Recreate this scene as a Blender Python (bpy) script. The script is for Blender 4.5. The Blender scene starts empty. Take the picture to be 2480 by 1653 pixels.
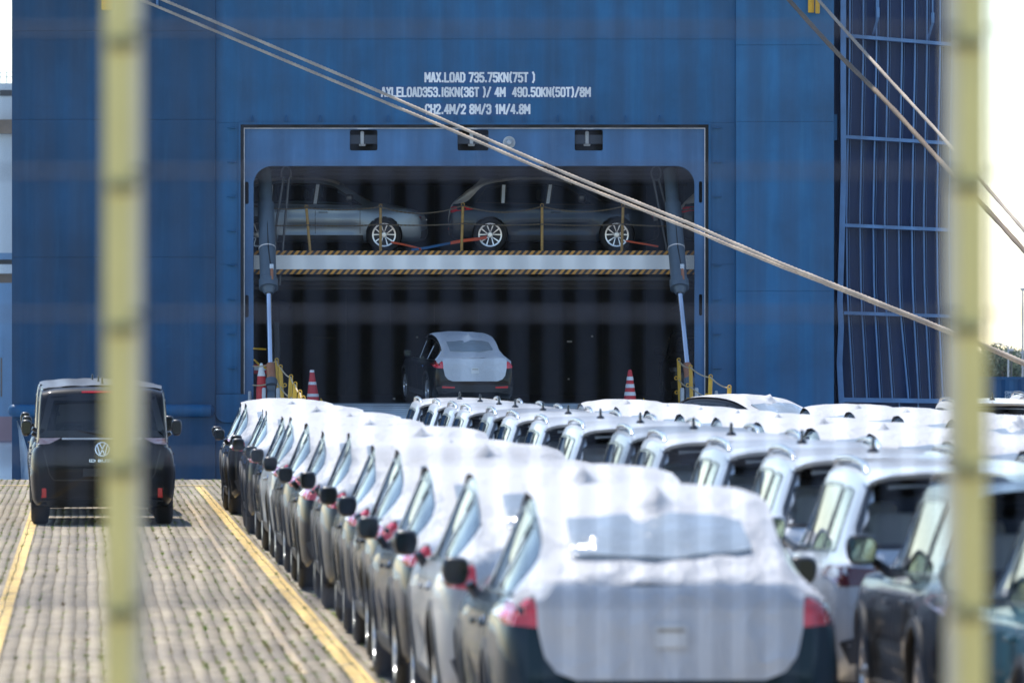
import bpy, bmesh, math, random
import numpy as np
from mathutils import Vector, Matrix
from mathutils.bvhtree import BVHTree
from mathutils.geometry import delaunay_2d_cdt

random.seed(7)
rng = np.random.default_rng(7)
S = bpy.context.scene
C = S.collection

# ------------------------------------------------------------------ camera
F = 17000.0        # focal length in photo pixels (photo is 2480 wide)
CAMH = 2.39        # camera height above the quay
HZ = 850.0         # horizon row in the photo
cam_d = bpy.data.cameras.new('camera')
cam = bpy.data.objects.new('camera', cam_d)
C.objects.link(cam)
cam.location = (0, 0, CAMH)
cam.rotation_euler = (math.radians(90), 0, 0)
cam_d.sensor_width = 36.0
cam_d.lens = 36.0 * F / 2480.0
cam_d.shift_y = (HZ - 826.5) / 2480.0
cam_d.clip_start = 0.5
cam_d.clip_end = 6000
cam_d.dof.use_dof = True
cam_d.dof.focus_distance = 148.0
cam_d.dof.aperture_fstop = cam_d.lens / 52.0
cam_d.dof.aperture_blades = 9
S.camera = cam

# ------------------------------------------------------------------ sky and sun
SUN_EL = math.radians(60)
SUN_AZ = math.radians(-24)          # from +Y, negative is to the left (-X)
sdir = Vector((math.sin(SUN_AZ) * math.cos(SUN_EL), math.cos(SUN_AZ) * math.cos(SUN_EL), math.sin(SUN_EL)))
wd = bpy.data.worlds.new('World')
S.world = wd
wd.use_nodes = True
wn = wd.node_tree
bg = wn.nodes['Background']
sky = wn.nodes.new('ShaderNodeTexSky')
sky.sky_type = 'NISHITA'
sky.sun_disc = False
sky.sun_elevation = SUN_EL
sky.sun_rotation = SUN_AZ
sky.air_density = 1.0
sky.dust_density = 0.15
sky.ozone_density = 2.0
wn.links.new(sky.outputs[0], bg.inputs[0])
bg.inputs[1].default_value = 0.135
sl = bpy.data.lights.new('sun', 'SUN')
sl.energy = 3.1
sl.angle = math.radians(0.53)
sl.color = (1.0, 0.95, 0.88)
sun = bpy.data.objects.new('sun', sl)
C.objects.link(sun)
sun.rotation_euler = sdir.to_track_quat('Z', 'Y').to_euler()
sun.location = (0, 60, 60)
S.view_settings.view_transform = 'Standard'
S.view_settings.look = 'None'
S.view_settings.exposure = 0.98
S.view_settings.gamma = 1.0
S.view_settings.use_curve_mapping = False
S.cycles.max_bounces = 8
S.cycles.transparent_max_bounces = 12
S.cycles.caustics_reflective = False
S.cycles.caustics_refractive = False
S.cycles.sample_clamp_indirect = 6.0
S.cycles.use_denoising = True

KO = 2480.0 / 2352.0


def W(sx, sy, Y):
    """photo pixel and distance -> world point (used for layout numbers)"""
    return Vector(((sx - 1240.0) * Y / F, Y, CAMH + (HZ - sy) * Y / F))


def O(ox, oy, Y):
    return W(ox * KO, oy * KO, Y)


# ------------------------------------------------------------------ materials
def newmat(name):
    m = bpy.data.materials.new(name)
    m.use_nodes = True
    nt = m.node_tree
    return m, nt, nt.nodes['Principled BSDF']


def N(nt, typ, **kw):
    n = nt.nodes.new(typ)
    for k, v in kw.items():
        setattr(n, k, v)
    return n


def mixrgb(nt, fac, a, b, mode='MIX'):
    n = nt.nodes.new('ShaderNodeMix')
    n.data_type = 'RGBA'
    n.blend_type = mode
    for sock, val in ((n.inputs[0], fac), (n.inputs[6], a), (n.inputs[7], b)):
        if hasattr(val, 'is_linked') or isinstance(val, bpy.types.NodeSocket):
            nt.links.new(val, sock)
        elif isinstance(val, (int, float)):
            sock.default_value = val
        else:
            sock.default_value = tuple(val) + ((1,) if len(val) == 3 else ())
    return n.outputs[2]


def noise(nt, scale, detail=3, rough=0.55, vec=None, sc3=None, coord='Object'):
    tc = N(nt, 'ShaderNodeTexCoord')
    src = tc.outputs[coord] if vec is None else vec
    if sc3 is not None:
        mp = N(nt, 'ShaderNodeMapping')
        mp.inputs['Scale'].default_value = sc3
        nt.links.new(src, mp.inputs[0])
        src = mp.outputs[0]
    n = N(nt, 'ShaderNodeTexNoise')
    n.inputs['Scale'].default_value = scale
    n.inputs['Detail'].default_value = detail
    n.inputs['Roughness'].default_value = rough
    nt.links.new(src, n.inputs['Vector'])
    return n.outputs[0]


def ramp(nt, val, stops):
    r = N(nt, 'ShaderNodeValToRGB')
    e = r.color_ramp.elements
    while len(e) < len(stops):
        e.new(0.5)
    for el, (p, c) in zip(e, stops):
        el.position = p
        el.color = tuple(c) + ((1,) if len(c) == 3 else ())
    nt.links.new(val, r.inputs[0])
    return r.outputs[0]


def bump(nt, b, height, strength=0.3, dist=0.01):
    bn = N(nt, 'ShaderNodeBump')
    bn.inputs['Strength'].default_value = strength
    bn.inputs['Distance'].default_value = dist
    nt.links.new(height, bn.inputs['Height'])
    nt.links.new(bn.outputs[0], b.inputs['Normal'])


def simple(name, col, rough=0.5, metal=0.0, var=0.12, scale=6.0, coat=0.0, bstr=0.0, spec=0.5):
    m, nt, b = newmat(name)
    if var > 0:
        nz = noise(nt, scale, 4)
        c = mixrgb(nt, nz, [x * (1 - var * 1.6) for x in col], [min(1, x * (1 + var * 1.6)) for x in col])
        nt.links.new(c, b.inputs['Base Color'])
    else:
        b.inputs['Base Color'].default_value = (*col, 1)
    b.inputs['Roughness'].default_value = rough
    b.inputs['Metallic'].default_value = metal
    b.inputs['Coat Weight'].default_value = coat
    b.inputs['Specular IOR Level'].default_value = spec
    if bstr > 0:
        bump(nt, b, noise(nt, scale * 3, 4), bstr, 0.01)
    return m


M = {}


def hull_paint(name, col, streak=0.35):
    """weathered ship paint: faded patches, vertical runs, rust specks, scrapes"""
    m, nt, b = newmat(name)
    n1 = noise(nt, 0.45, 6, 0.62)
    n2 = noise(nt, 1.0, 5, 0.65, sc3=(3.2, 1.0, 0.09))
    n3 = noise(nt, 4.0, 6, 0.7)
    n4 = noise(nt, 1.0, 4, 0.6, sc3=(6.0, 1.0, 0.5))
    n5 = noise(nt, 1.0, 4, 0.7, sc3=(0.35, 1.0, 7.0))
    c = mixrgb(nt, ramp(nt, n1, [(0.32, (0, 0, 0)), (0.66, (1, 1, 1))]), [x * 0.74 for x in col], [x * 1.22 for x in col])
    c = mixrgb(nt, ramp(nt, n2, [(0.36, (streak,) * 3), (0.60, (0, 0, 0))]), c, [col[0] * 0.6, col[1] * 0.55, col[2] * 0.55])
    c = mixrgb(nt, ramp(nt, n4, [(0.52, (0, 0, 0)), (0.74, (0.30,) * 3)]), c, [col[0] * 1.8 + .01, col[1] * 1.35 + .01, col[2] * 1.2 + .01])
    c = mixrgb(nt, ramp(nt, n5, [(0.60, (0, 0, 0)), (0.80, (0.22,) * 3)]), c, [col[0] * 0.7, col[1] * 0.6, col[2] * 0.6])
    c = mixrgb(nt, ramp(nt, n3, [(0.66, (0, 0, 0)), (0.74, (0.30,) * 3)]), c, [col[0] * 2.2 + .02, col[1] * 1.5 + .02, col[2] * 1.25 + .02])
    c = mixrgb(nt, ramp(nt, noise(nt, 2.3, 7, 0.75), [(0.69, (0, 0, 0)), (0.74, (0.55,) * 3)]), c, (0.075, 0.060, 0.055))
    nt.links.new(c, b.inputs['Base Color'])
    b.inputs['Roughness'].default_value = 0.5
    b.inputs['Specular IOR Level'].default_value = 0.3
    bump(nt, b, noise(nt, 0.9, 3, 0.5), 0.6, 0.05)
    return m


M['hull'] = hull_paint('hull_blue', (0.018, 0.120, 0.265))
M['hull_dim'] = hull_paint('hull_blue_dim', (0.010, 0.070, 0.160))  # left plates darker: uneven light across the stern put into the paint
M['hull_lit'] = hull_paint('hull_blue_lit', (0.025, 0.142, 0.305))  # right plates lighter, the brighter end of that painted light
M['frame_blue'] = hull_paint('frame_blue', (0.072, 0.180, 0.350), 0.30)
M['rib_blue'] = simple('rib_blue', (0.110, 0.240, 0.450), 0.5, var=0.2, scale=3)
M['recess_shade_blue'] = simple('recess_shade_blue', (0.004, 0.038, 0.135), 0.6, var=0.15, scale=2)  # shade inside the recess put into a darker blue
M['patch_blue'] = simple('lettering_patch_blue', (0.010, 0.085, 0.235), 0.5, var=0.1)
M['hold'] = simple('hold_dark', (0.060, 0.075, 0.100), 0.7, var=0.3, scale=1.5)
M['hold_beam'] = simple('hold_beam', (0.030, 0.027, 0.024), 0.6, var=0.3, scale=2)
M['deck_white'] = simple('deck_edge_white', (0.84, 0.83, 0.80), 0.55, var=0.10, scale=1.2)
M['gasket'] = simple('black_gasket', (0.012, 0.012, 0.012), 0.75, var=0.3)
M['dirty_white'] = simple('dirty_white', (0.62, 0.58, 0.56), 0.6, var=0.25, scale=8)
M['letter_white'] = simple('letter_white', (0.88, 0.88, 0.88), 0.6, var=0.04, scale=4)
M['ramp_grey'] = simple('ramp_grey', (0.50, 0.54, 0.55), 0.6, var=0.2, scale=1.3, bstr=0.2)
M['cyl_grey'] = simple('cylinder_grey', (0.085, 0.115, 0.145), 0.42, var=0.15, scale=3)
M['clevis_grey'] = simple('clevis_grey', (0.50, 0.52, 0.53), 0.5, var=0.1)
M['chrome'] = simple('chrome_rod', (0.80, 0.82, 0.85), 0.18, metal=1.0, var=0)
M['copper'] = simple('copper_sleeve', (0.38, 0.15, 0.07), 0.5, var=0.2, scale=12)
M['hose'] = simple('black_hose', (0.015, 0.016, 0.017), 0.55, var=0.2)
M['cable'] = simple('steel_cable', (0.10, 0.105, 0.11), 0.5, metal=0.4, var=0.2)
M['yellow_rail'] = simple('yellow_rail', (0.72, 0.40, 0.025), 0.5, var=0.18, scale=14)
M['rusty_yellow'] = simple('rusty_yellow', (0.36, 0.21, 0.05), 0.65, var=0.35, scale=16)
M['cord'] = simple('beige_cord', (0.52, 0.40, 0.24), 0.8, var=0.2)
M['chain'] = simple('rusty_chain', (0.10, 0.075, 0.045), 0.7, var=0.3)
M['strap'] = simple('orange_strap', (0.85, 0.13, 0.05), 0.7, var=0.1)
M['strap_blue'] = simple('blue_strap', (0.03, 0.16, 0.40), 0.7, var=0.1)
M['cone_red'] = simple('cone_red', (0.62, 0.035, 0.040), 0.5, var=0.12, scale=10)
M['cone_white'] = simple('cone_white', (0.75, 0.76, 0.78), 0.5, var=0.05)
M['post_olive'] = simple('fence_post_olive', (0.80, 0.70, 0.27), 0.55, var=0.12, scale=5)
M['bar_cream'] = simple('fence_bar_cream', (0.80, 0.76, 0.60), 0.55, var=0.1, scale=5)
M['clip'] = simple('fence_cap_shadow', (0.26, 0.24, 0.11), 0.6, var=0.1)  # post caps, and blocks that imitate wire shadows
M['wire'] = simple('fence_wire', (0.060, 0.082, 0.130), 0.6, metal=0.0, var=0.1, spec=0.2)
M['tyre'] = simple('tyre_rubber', (0.016, 0.016, 0.017), 0.75, var=0.15, scale=10)
M['rim'] = simple('alloy_rim', (0.72, 0.73, 0.75), 0.28, metal=0.9, var=0)
M['rim_dark'] = simple('rim_backing', (0.02, 0.02, 0.022), 0.5, var=0)
M['trim'] = simple('black_trim', (0.010, 0.010, 0.011), 0.30, var=0, coat=0.3)
M['cladding'] = simple('dark_cladding', (0.022, 0.023, 0.025), 0.55, var=0.1, scale=30)
M['interior'] = simple('interior_dark', (0.018, 0.018, 0.020), 0.8, var=0.1)
M['seat'] = simple('seat_greige', (0.70, 0.65, 0.60), 0.7, var=0.1)
M['seat_dark'] = simple('seat_dark', (0.05, 0.05, 0.055), 0.7, var=0.1)
M['silver'] = simple('satin_silver', (0.75, 0.76, 0.78), 0.22, metal=1.0, var=0)
M['film_white'] = simple('white_film', (0.60, 0.66, 0.72), 0.4, var=0.06)
M['tape_blue'] = simple('blue_tape', (0.06, 0.28, 0.72), 0.45, var=0.1)
M['sticker'] = simple('white_sticker', (0.72, 0.72, 0.71), 0.5, var=0.02)
M['sticker_print'] = simple('sticker_print', (0.38, 0.34, 0.28), 0.6, var=0.15, scale=40)
M['red_reflector'] = simple('red_reflector', (0.60, 0.012, 0.020), 0.25, var=0.1, scale=30, coat=0.5)
M['logo_chrome'] = simple('logo_chrome', (0.80, 0.82, 0.84), 0.2, metal=0.9, var=0)
M['paint_yellow'] = None
M['grey_sign'] = simple('steel_grey', (0.35, 0.37, 0.39), 0.5, var=0.1)
M['container'] = simple('container_blue', (0.020, 0.120, 0.260), 0.55, var=0.2, scale=0.8)
M['concrete'] = simple('far_concrete', (0.45, 0.46, 0.47), 0.8, var=0.12, scale=0.3)
M['far_white'] = simple('far_white', (0.62, 0.64, 0.66), 0.6, var=0.08, scale=0.3)
M['far_blue'] = simple('far_hull_blue', (0.17, 0.30, 0.46), 0.6, var=0.18, scale=0.4)
M['far_pink'] = simple('far_boot_pink', (0.36, 0.22, 0.24), 0.7, var=0.15, scale=0.4)
M['far_dark'] = simple('far_window', (0.03, 0.035, 0.04), 0.4, var=0.1)
M['rust'] = simple('rust_brown', (0.22, 0.15, 0.10), 0.8, var=0.5, scale=0.9)
M['bark'] = simple('bark', (0.10, 0.08, 0.06), 0.9, var=0.3)
M['leaf'] = simple('leaf_green', (0.060, 0.095, 0.045), 0.7, var=0.4, scale=0.8)
M['fin_hull'] = None


def mat_paint():
    m, nt, b = newmat('car_paint')
    oi = N(nt, 'ShaderNodeObjectInfo')
    nt.links.new(oi.outputs['Color'], b.inputs['Base Color'])
    nt.links.new(oi.outputs['Alpha'], b.inputs['Metallic'])
    b.inputs['Specular IOR Level'].default_value = 0.04
    b.inputs['Roughness'].default_value = 0.40
    b.inputs['Coat IOR'].default_value = 1.42
    b.inputs['Coat Weight'].default_value = 0.55
    b.inputs['Coat Roughness'].default_value = 0.03
    bump(nt, b, noise(nt, 900, 1), 0.02, 0.001)
    return m


M['paint'] = mat_paint()


def c4(c):
    """paint colour; the fourth number is how metallic the paint is"""
    return tuple(c) if len(c) == 4 else (*c, 0.25 if 0.15 < c[0] < 0.75 else 0.0)


def mat_glass(name, tint, refl=1.0):
    m, nt, b = newmat(name)
    nt.nodes.remove(b)
    out = nt.nodes['Material Output']
    tr = N(nt, 'ShaderNodeBsdfTransparent')
    tr.inputs[0].default_value = (*tint, 1)
    gl = N(nt, 'ShaderNodeBsdfGlossy')
    gl.inputs['Roughness'].default_value = 0.015
    gl.inputs['Color'].default_value = (refl, refl, refl, 1)
    fr = N(nt, 'ShaderNodeFresnel')
    fr.inputs[0].default_value = 1.55
    mx = N(nt, 'ShaderNodeMixShader')
    nt.links.new(fr.outputs[0], mx.inputs[0])
    nt.links.new(tr.outputs[0], mx.inputs[1])
    nt.links.new(gl.outputs[0], mx.inputs[2])
    nt.links.new(mx.outputs[0], out.inputs[0])
    return m


M['glass'] = mat_glass('car_glass', (0.45, 0.52, 0.52))
M['glass_dark'] = mat_glass('tinted_glass', (0.20, 0.22, 0.22))
M['glass_mid'] = mat_glass('rear_glass', (0.85, 0.86, 0.86), 0.5)


def mat_lamp():
    m, nt, b = newmat('tail_lamp_red')
    nz = noise(nt, 14, 2, sc3=(1, 1, 3))
    c = mixrgb(nt, nz, (0.50, 0.006, 0.014), (0.92, 0.06, 0.07))
    nt.links.new(c, b.inputs['Base Color'])
    b.inputs['Roughness'].default_value = 0.12
    b.inputs['Coat Weight'].default_value = 1.0
    return m


M['lamp'] = mat_lamp()
m, nt, b = newmat('mirror_glass')
b.inputs['Base Color'].default_value = (0.55, 0.68, 0.66, 1)
b.inputs['Metallic'].default_value = 1.0
b.inputs['Roughness'].default_value = 0.04
M['mirror'] = m
m, nt, b = newmat('mirror_glass_dark')
b.inputs['Base Color'].default_value = (0.035, 0.045, 0.05, 1)
b.inputs['Metallic'].default_value = 1.0
b.inputs['Roughness'].default_value = 0.08
M['mirror_dark'] = m


def mat_cover(name, col, wr):
    m, nt, b = newmat(name)
    oi = N(nt, 'ShaderNodeObjectInfo')
    tc = N(nt, 'ShaderNodeTexCoord')
    ad = N(nt, 'ShaderNodeVectorMath', operation='MULTIPLY_ADD')
    cmb = N(nt, 'ShaderNodeCombineXYZ')
    for i in range(3):
        nt.links.new(oi.outputs['Random'], cmb.inputs[i])
    ad.inputs[1].default_value = (40, 40, 40)
    nt.links.new(cmb.outputs[0], ad.inputs[0])
    nt.links.new(tc.outputs['Object'], ad.inputs[2])
    def crease(sc, sc3, p):
        nz = noise(nt, sc, 2, 0.45, vec=ad.outputs[0], sc3=sc3)
        d = N(nt, 'ShaderNodeMath', operation='SUBTRACT')
        nt.links.new(nz, d.inputs[0])
        d.inputs[1].default_value = 0.5
        a_ = N(nt, 'ShaderNodeMath', operation='ABSOLUTE')
        nt.links.new(d.outputs[0], a_.inputs[0])
        q = N(nt, 'ShaderNodeMath', operation='MULTIPLY_ADD')
        q.inputs[1].default_value = -7.0
        q.inputs[2].default_value = 1.0
        q.use_clamp = True
        nt.links.new(a_.outputs[0], q.inputs[0])
        w_ = N(nt, 'ShaderNodeMath', operation='POWER')
        w_.inputs[1].default_value = p
        nt.links.new(q.outputs[0], w_.inputs[0])
        return w_.outputs[0]
    c1 = crease(2.3, (1.0, 0.6, 1.0), 2.0)
    c2 = crease(6.0, (1.3, 0.7, 0.6), 1.5)
    n2 = noise(nt, 16, 4, 0.6, vec=ad.outputs[0])
    c = mixrgb(nt, n2, [x * 0.94 for x in col], [min(1, x * 1.05) for x in col])
    nt.links.new(c, b.inputs['Base Color'])
    b.inputs['Roughness'].default_value = 0.62
    b.inputs['Specular IOR Level'].default_value = 0.3
    mm = N(nt, 'ShaderNodeMath', operation='MULTIPLY_ADD')
    mm.inputs[1].default_value = 0.45
    nt.links.new(c2, mm.inputs[0])
    nt.links.new(c1, mm.inputs[2])
    m2 = N(nt, 'ShaderNodeMath', operation='MULTIPLY_ADD')
    m2.inputs[1].default_value = 0.12
    nt.links.new(n2, m2.inputs[0])
    nt.links.new(mm.outputs[0], m2.inputs[2])
    bump(nt, b, m2.outputs[0], wr, 0.03)
    return m


M['cover'] = mat_cover('white_cover', (0.52, 0.52, 0.532), 0.42)
M['cover_low'] = mat_cover('tailgate_cover', (0.62, 0.64, 0.67), 0.35)
m, nt, b = newmat('clear_film')
b.inputs['Base Color'].default_value = (0.30, 0.34, 0.36, 1)
b.inputs['Roughness'].default_value = 0.10
b.inputs['Coat Weight'].default_value = 0.7
bump(nt, b, noise(nt, 5.0, 3, 0.6, sc3=(1.0, 1.0, 2.2)), 0.45, 0.06)
M['clear_film'] = m


def mat_hazard():
    m, nt, b = newmat('hazard_stripes')
    tc = N(nt, 'ShaderNodeTexCoord')
    sp = N(nt, 'ShaderNodeSeparateXYZ')
    nt.links.new(tc.outputs['Object'], sp.inputs[0])
    a = N(nt, 'ShaderNodeMath', operation='MULTIPLY_ADD')      # x - z*0.9
    a.inputs[1].default_value = -0.9
    nt.links.new(sp.outputs[2], a.inputs[0])
    nt.links.new(sp.outputs[0], a.inputs[2])
    s = N(nt, 'ShaderNodeMath', operation='MULTIPLY')
    s.inputs[1].default_value = 1 / 0.150
    nt.links.new(a.outputs[0], s.inputs[0])
    f = N(nt, 'ShaderNodeMath', operation='FRACT')
    nt.links.new(s.outputs[0], f.inputs[0])
    g = N(nt, 'ShaderNodeMath', operation='GREATER_THAN')
    g.inputs[1].default_value = 0.5
    nt.links.new(f.outputs[0], g.inputs[0])
    nz = noise(nt, 3, 4)
    oc = mixrgb(nt, nz, (0.40, 0.17, 0.03), (0.72, 0.34, 0.05))
    c = mixrgb(nt, g.outputs[0], oc, (0.02, 0.02, 0.022))
    nt.links.new(c, b.inputs['Base Color'])
    b.inputs['Roughness'].default_value = 0.6
    return m


M['hazard'] = mat_hazard()


def mat_paver():
    m, nt, b = newmat('concrete_pavers')
    at = N(nt, 'ShaderNodeAttribute')
    at.attribute_name = 'tone'
    n1 = noise(nt, 0.35, 4, 0.6)
    n2 = noise(nt, 22, 4, 0.6)
    base = ramp(nt, at.outputs['Fac'], [(0.0, (0.335, 0.268, 0.172)), (0.5, (0.410, 0.332, 0.218)), (1.0, (0.475, 0.388, 0.260))])
    c = mixrgb(nt, ramp(nt, n1, [(0.38, (0.55,) * 3), (0.62, (0, 0, 0))]), base, (0.200, 0.170, 0.140))
    c = mixrgb(nt, ramp(nt, n2, [(0.25, (0.4,) * 3), (0.6, (0, 0, 0))]), c, (0.13, 0.115, 0.10))
    n5 = noise(nt, 1.0, 4, 0.6, sc3=(2.2, 0.05, 1.0))
    c = mixrgb(nt, ramp(nt, n5, [(0.50, (0, 0, 0)), (0.72, (0.45,) * 3)]), c, (0.165, 0.140, 0.115))
    n6 = noise(nt, 0.8, 5, 0.7, sc3=(1.0, 0.25, 1.0))
    c = mixrgb(nt, ramp(nt, n6, [(0.64, (0, 0, 0)), (0.74, (0.6,) * 3)]), c, (0.12, 0.10, 0.085))
    nt.links.new(c, b.inputs['Base Color'])
    b.inputs['Roughness'].default_value = 0.85
    bump(nt, b, n2, 0.3, 0.004)
    return m


M['paver'] = mat_paver()


def mat_quay():
    m, nt, b = newmat('quay_ground')
    n1 = noise(nt, 0.6, 4, 0.6)
    n2 = noise(nt, 14, 5, 0.6)
    c = mixrgb(nt, n1, (0.33, 0.26, 0.185), (0.43, 0.345, 0.25))
    c = mixrgb(nt, ramp(nt, n2, [(0.3, (0.5,) * 3), (0.6, (0, 0, 0))]), c, (0.10, 0.09, 0.075))
    nt.links.new(c, b.inputs['Base Color'])
    b.inputs['Roughness'].default_value = 0.9
    return m


M['quay'] = mat_quay()
M['joint'] = simple('joint_soil', (0.150, 0.118, 0.072), 0.95, var=0.4, scale=10)


def mat_yline():
    m, nt, b = newmat('yellow_line_paint')
    n1 = noise(nt, 5, 6, 0.75, sc3=(1.0, 0.35, 1.0))
    n2 = noise(nt, 1.1, 3, 0.5)
    c = mixrgb(nt, n2, (0.66, 0.42, 0.10), (0.78, 0.54, 0.17))
    c = mixrgb(nt, ramp(nt, n1, [(0.50, (0, 0, 0)), (0.64, (0.85,) * 3)]), c, (0.30, 0.24, 0.16))
    nt.links.new(c, b.inputs['Base Color'])
    b.inputs['Roughness'].default_value = 0.75
    return m


M['paint_yellow'] = mat_yline()


def mat_faded():
    m, nt, b = newmat('worn_line_paint')
    n1 = noise(nt, 1.6, 5, 0.7)
    c = mixrgb(nt, ramp(nt, n1, [(0.38, (0, 0, 0)), (0.62, (0.8,) * 3)]), (0.50, 0.37, 0.20), (0.345, 0.285, 0.232))
    nt.links.new(c, b.inputs['Base Color'])
    b.inputs['Roughness'].default_value = 0.8
    return m


M['paint_faded'] = mat_faded()


def mat_weed():
    m, nt, b = newmat('joint_weeds')
    n1 = noise(nt, 0.9, 3, 0.6)
    c = ramp(nt, n1, [(0.30, (0.20, 0.09, 0.03)), (0.45, (0.27, 0.25, 0.06)), (0.60, (0.24, 0.34, 0.05))])
    nt.links.new(c, b.inputs['Base Color'])
    b.inputs['Roughness'].default_value = 0.8
    b.inputs['Transmission Weight'].default_value = 0.0
    return m


M['weed'] = mat_weed()


def mat_water():
    m, nt, b = newmat('harbour_water')
    b.inputs['Base Color'].default_value = (0.16, 0.24, 0.32, 1)
    b.inputs['Roughness'].default_value = 0.12
    b.inputs['Specular IOR Level'].default_value = 0.8
    bump(nt, b, noise(nt, 0.9, 5, 0.65, sc3=(1.0, 0.35, 1.0)), 0.7, 0.4)
    return m


M['water'] = mat_water()


def mat_fin():
    m, nt, b = newmat('hull_side_reflection')
    n1 = noise(nt, 1.0, 5, 0.65, sc3=(4.0, 1.0, 0.6))
    c = ramp(nt, n1, [(0.36, (0.16, 0.24, 0.36)), (0.5, (0.42, 0.50, 0.58)), (0.66, (0.62, 0.67, 0.72))])  # water reflections on the hull painted as rippled pale tones
    nt.links.new(c, b.inputs['Base Color'])
    b.inputs['Roughness'].default_value = 0.35
    return m


M['fin_hull'] = mat_fin()


def mat_rope(name, a, bcol):
    m, nt, b = newmat(name)
    c = mixrgb(nt, noise(nt, 9, 4, 0.7), a, bcol)
    nt.links.new(c, b.inputs['Base Color'])
    b.inputs['Roughness'].default_value = 0.9
    bump(nt, b, noise(nt, 60, 2), 0.5, 0.01)
    return m


M['rope'] = mat_rope('rope_beige', (0.30, 0.235, 0.18), (0.60, 0.50, 0.40))
M['rope_b'] = mat_rope('rope_brown', (0.13, 0.095, 0.065), (0.30, 0.225, 0.16))


# ------------------------------------------------------------------ mesh helpers
class MB:
    def __init__(self):
        self.v = []
        self.f = []

    def add(self, verts, faces):
        o = len(self.v)
        self.v += [tuple(p) for p in verts]
        self.f += [tuple(i + o for i in f) for f in faces]
        return self

    def box(self, x0, x1, y0, y1, z0, z1):
        v = [(x0, y0, z0), (x1, y0, z0), (x1, y1, z0), (x0, y1, z0), (x0, y0, z1), (x1, y0, z1), (x1, y1, z1), (x0, y1, z1)]
        f = [(0, 3, 2, 1), (4, 5, 6, 7), (0, 1, 5, 4), (1, 2, 6, 5), (2, 3, 7, 6), (3, 0, 4, 7)]
        return self.add(v, f)

    def cbox(self, c, s, r=0.0, seg=2):
        """box with rounded vertical/all edges through bevel"""
        bm = bmesh.new()
        bmesh.ops.create_cube(bm, size=1.0)
        for v in bm.verts:
            v.co = Vector((v.co.x * s[0], v.co.y * s[1], v.co.z * s[2]))
        if r > 0:
            bmesh.ops.bevel(bm, geom=bm.edges[:], offset=r, segments=seg, affect='EDGES', profile=0.5)
        bm.verts.index_update()
        self.add([v.co + Vector(c) for v in bm.verts], [[v.index for v in f.verts] for f in bm.faces])
        bm.free()
        return self

    def tube(self, pts, r, n=8, caps=True):
        """tube along points; r number or list"""
        pts = [Vector(p) for p in pts]
        rs = r if isinstance(r, (list, tuple)) else [r] * len(pts)
        rings = []
        up = Vector((0, 0, 1))
        prev = None
        for i, p in enumerate(pts):
            d = (pts[min(i + 1, len(pts) - 1)] - pts[max(i - 1, 0)]).normalized()
            if prev is None:
                a = d.cross(up)
                if a.length < 1e-3:
                    a = d.cross(Vector((1, 0, 0)))
                a.normalize()
            else:
                a = (prev - d * prev.dot(d)).normalized()
            prev = a
            bb = d.cross(a)
            rings.append([p + (a * math.cos(2 * math.pi * k / n) + bb * math.sin(2 * math.pi * k / n)) * rs[i] for k in range(n)])
        v = [q for rg in rings for q in rg]
        f = []
        for i in range(len(rings) - 1):
            for k in range(n):
                f.append((i * n + k, i * n + (k + 1) % n, (i + 1) * n + (k + 1) % n, (i + 1) * n + k))
        if caps:
            f.append(tuple(range(n - 1, -1, -1)))
            f.append(tuple((len(rings) - 1) * n + k for k in range(n)))
        return self.add(v, f)

    def lathe(self, prof, n=24, axis='z', c=(0, 0, 0), closed=False):
        """prof: (radius, height)"""
        v, f = [], []
        for (r, h) in prof:
            for k in range(n):
                a = 2 * math.pi * k / n
                if axis == 'z':
                    v.append((c[0] + r * math.cos(a), c[1] + r * math.sin(a), c[2] + h))
                elif axis == 'x':
                    v.append((c[0] + h, c[1] + r * math.cos(a), c[2] + r * math.sin(a)))
                else:
                    v.append((c[0] + r * math.sin(a), c[1] + h, c[2] + r * math.cos(a)))
        m = len(prof)
        for i in range(m if closed else m - 1):
            j = (i + 1) % m
            for k in range(n):
                f.append((i * n + k, i * n + (k + 1) % n, j * n + (k + 1) % n, j * n + k))
        if not closed:
            f.append(tuple(range(n - 1, -1, -1)))
            f.append(tuple((m - 1) * n + k for k in range(n)))
        return self.add(v, f)

    def mesh(self, name, mat, smooth=30):
        me = bpy.data.meshes.new(name)
        me.from_pydata(self.v, [], self.f)
        me.update()
        if smooth:
            me.polygons.foreach_set('use_smooth', [True] * len(me.polygons))
            me.set_sharp_from_angle(angle=math.radians(smooth))
        me.materials.append(M[mat] if isinstance(mat, str) else mat)
        return me


def link(name, me, parent=None, loc=None, rotz=0.0, color=None):
    o = bpy.data.objects.new(name, me)
    C.objects.link(o)
    if parent is not None:
        o.parent = parent
    if loc is not None:
        o.location = loc
    if rotz:
        o.rotation_euler = (0, 0, rotz)
    if color is not None:
        o.color = c4(color)
    return o


def part(name, mb, mat, parent=None, smooth=30, label=None):
    o = link(name, mb.mesh(name, mat, smooth), parent)
    if label:
        o['label'] = label
    return o


def thing(name, label, cat, loc=(0, 0, 0), rotz=0.0, group=None):
    o = bpy.data.objects.new(name, None)
    C.objects.link(o)
    o.empty_display_size = 0.2
    o.location = loc
    o.rotation_euler = (0, 0, rotz)
    tag(o, label, cat, group)
    return o


def tag(o, label, cat, group=None):
    o['label'] = label
    o['category'] = cat
    if group:
        o['group'] = group
    return o


def structure(o):
    o['kind'] = 'structure'
    return o


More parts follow.
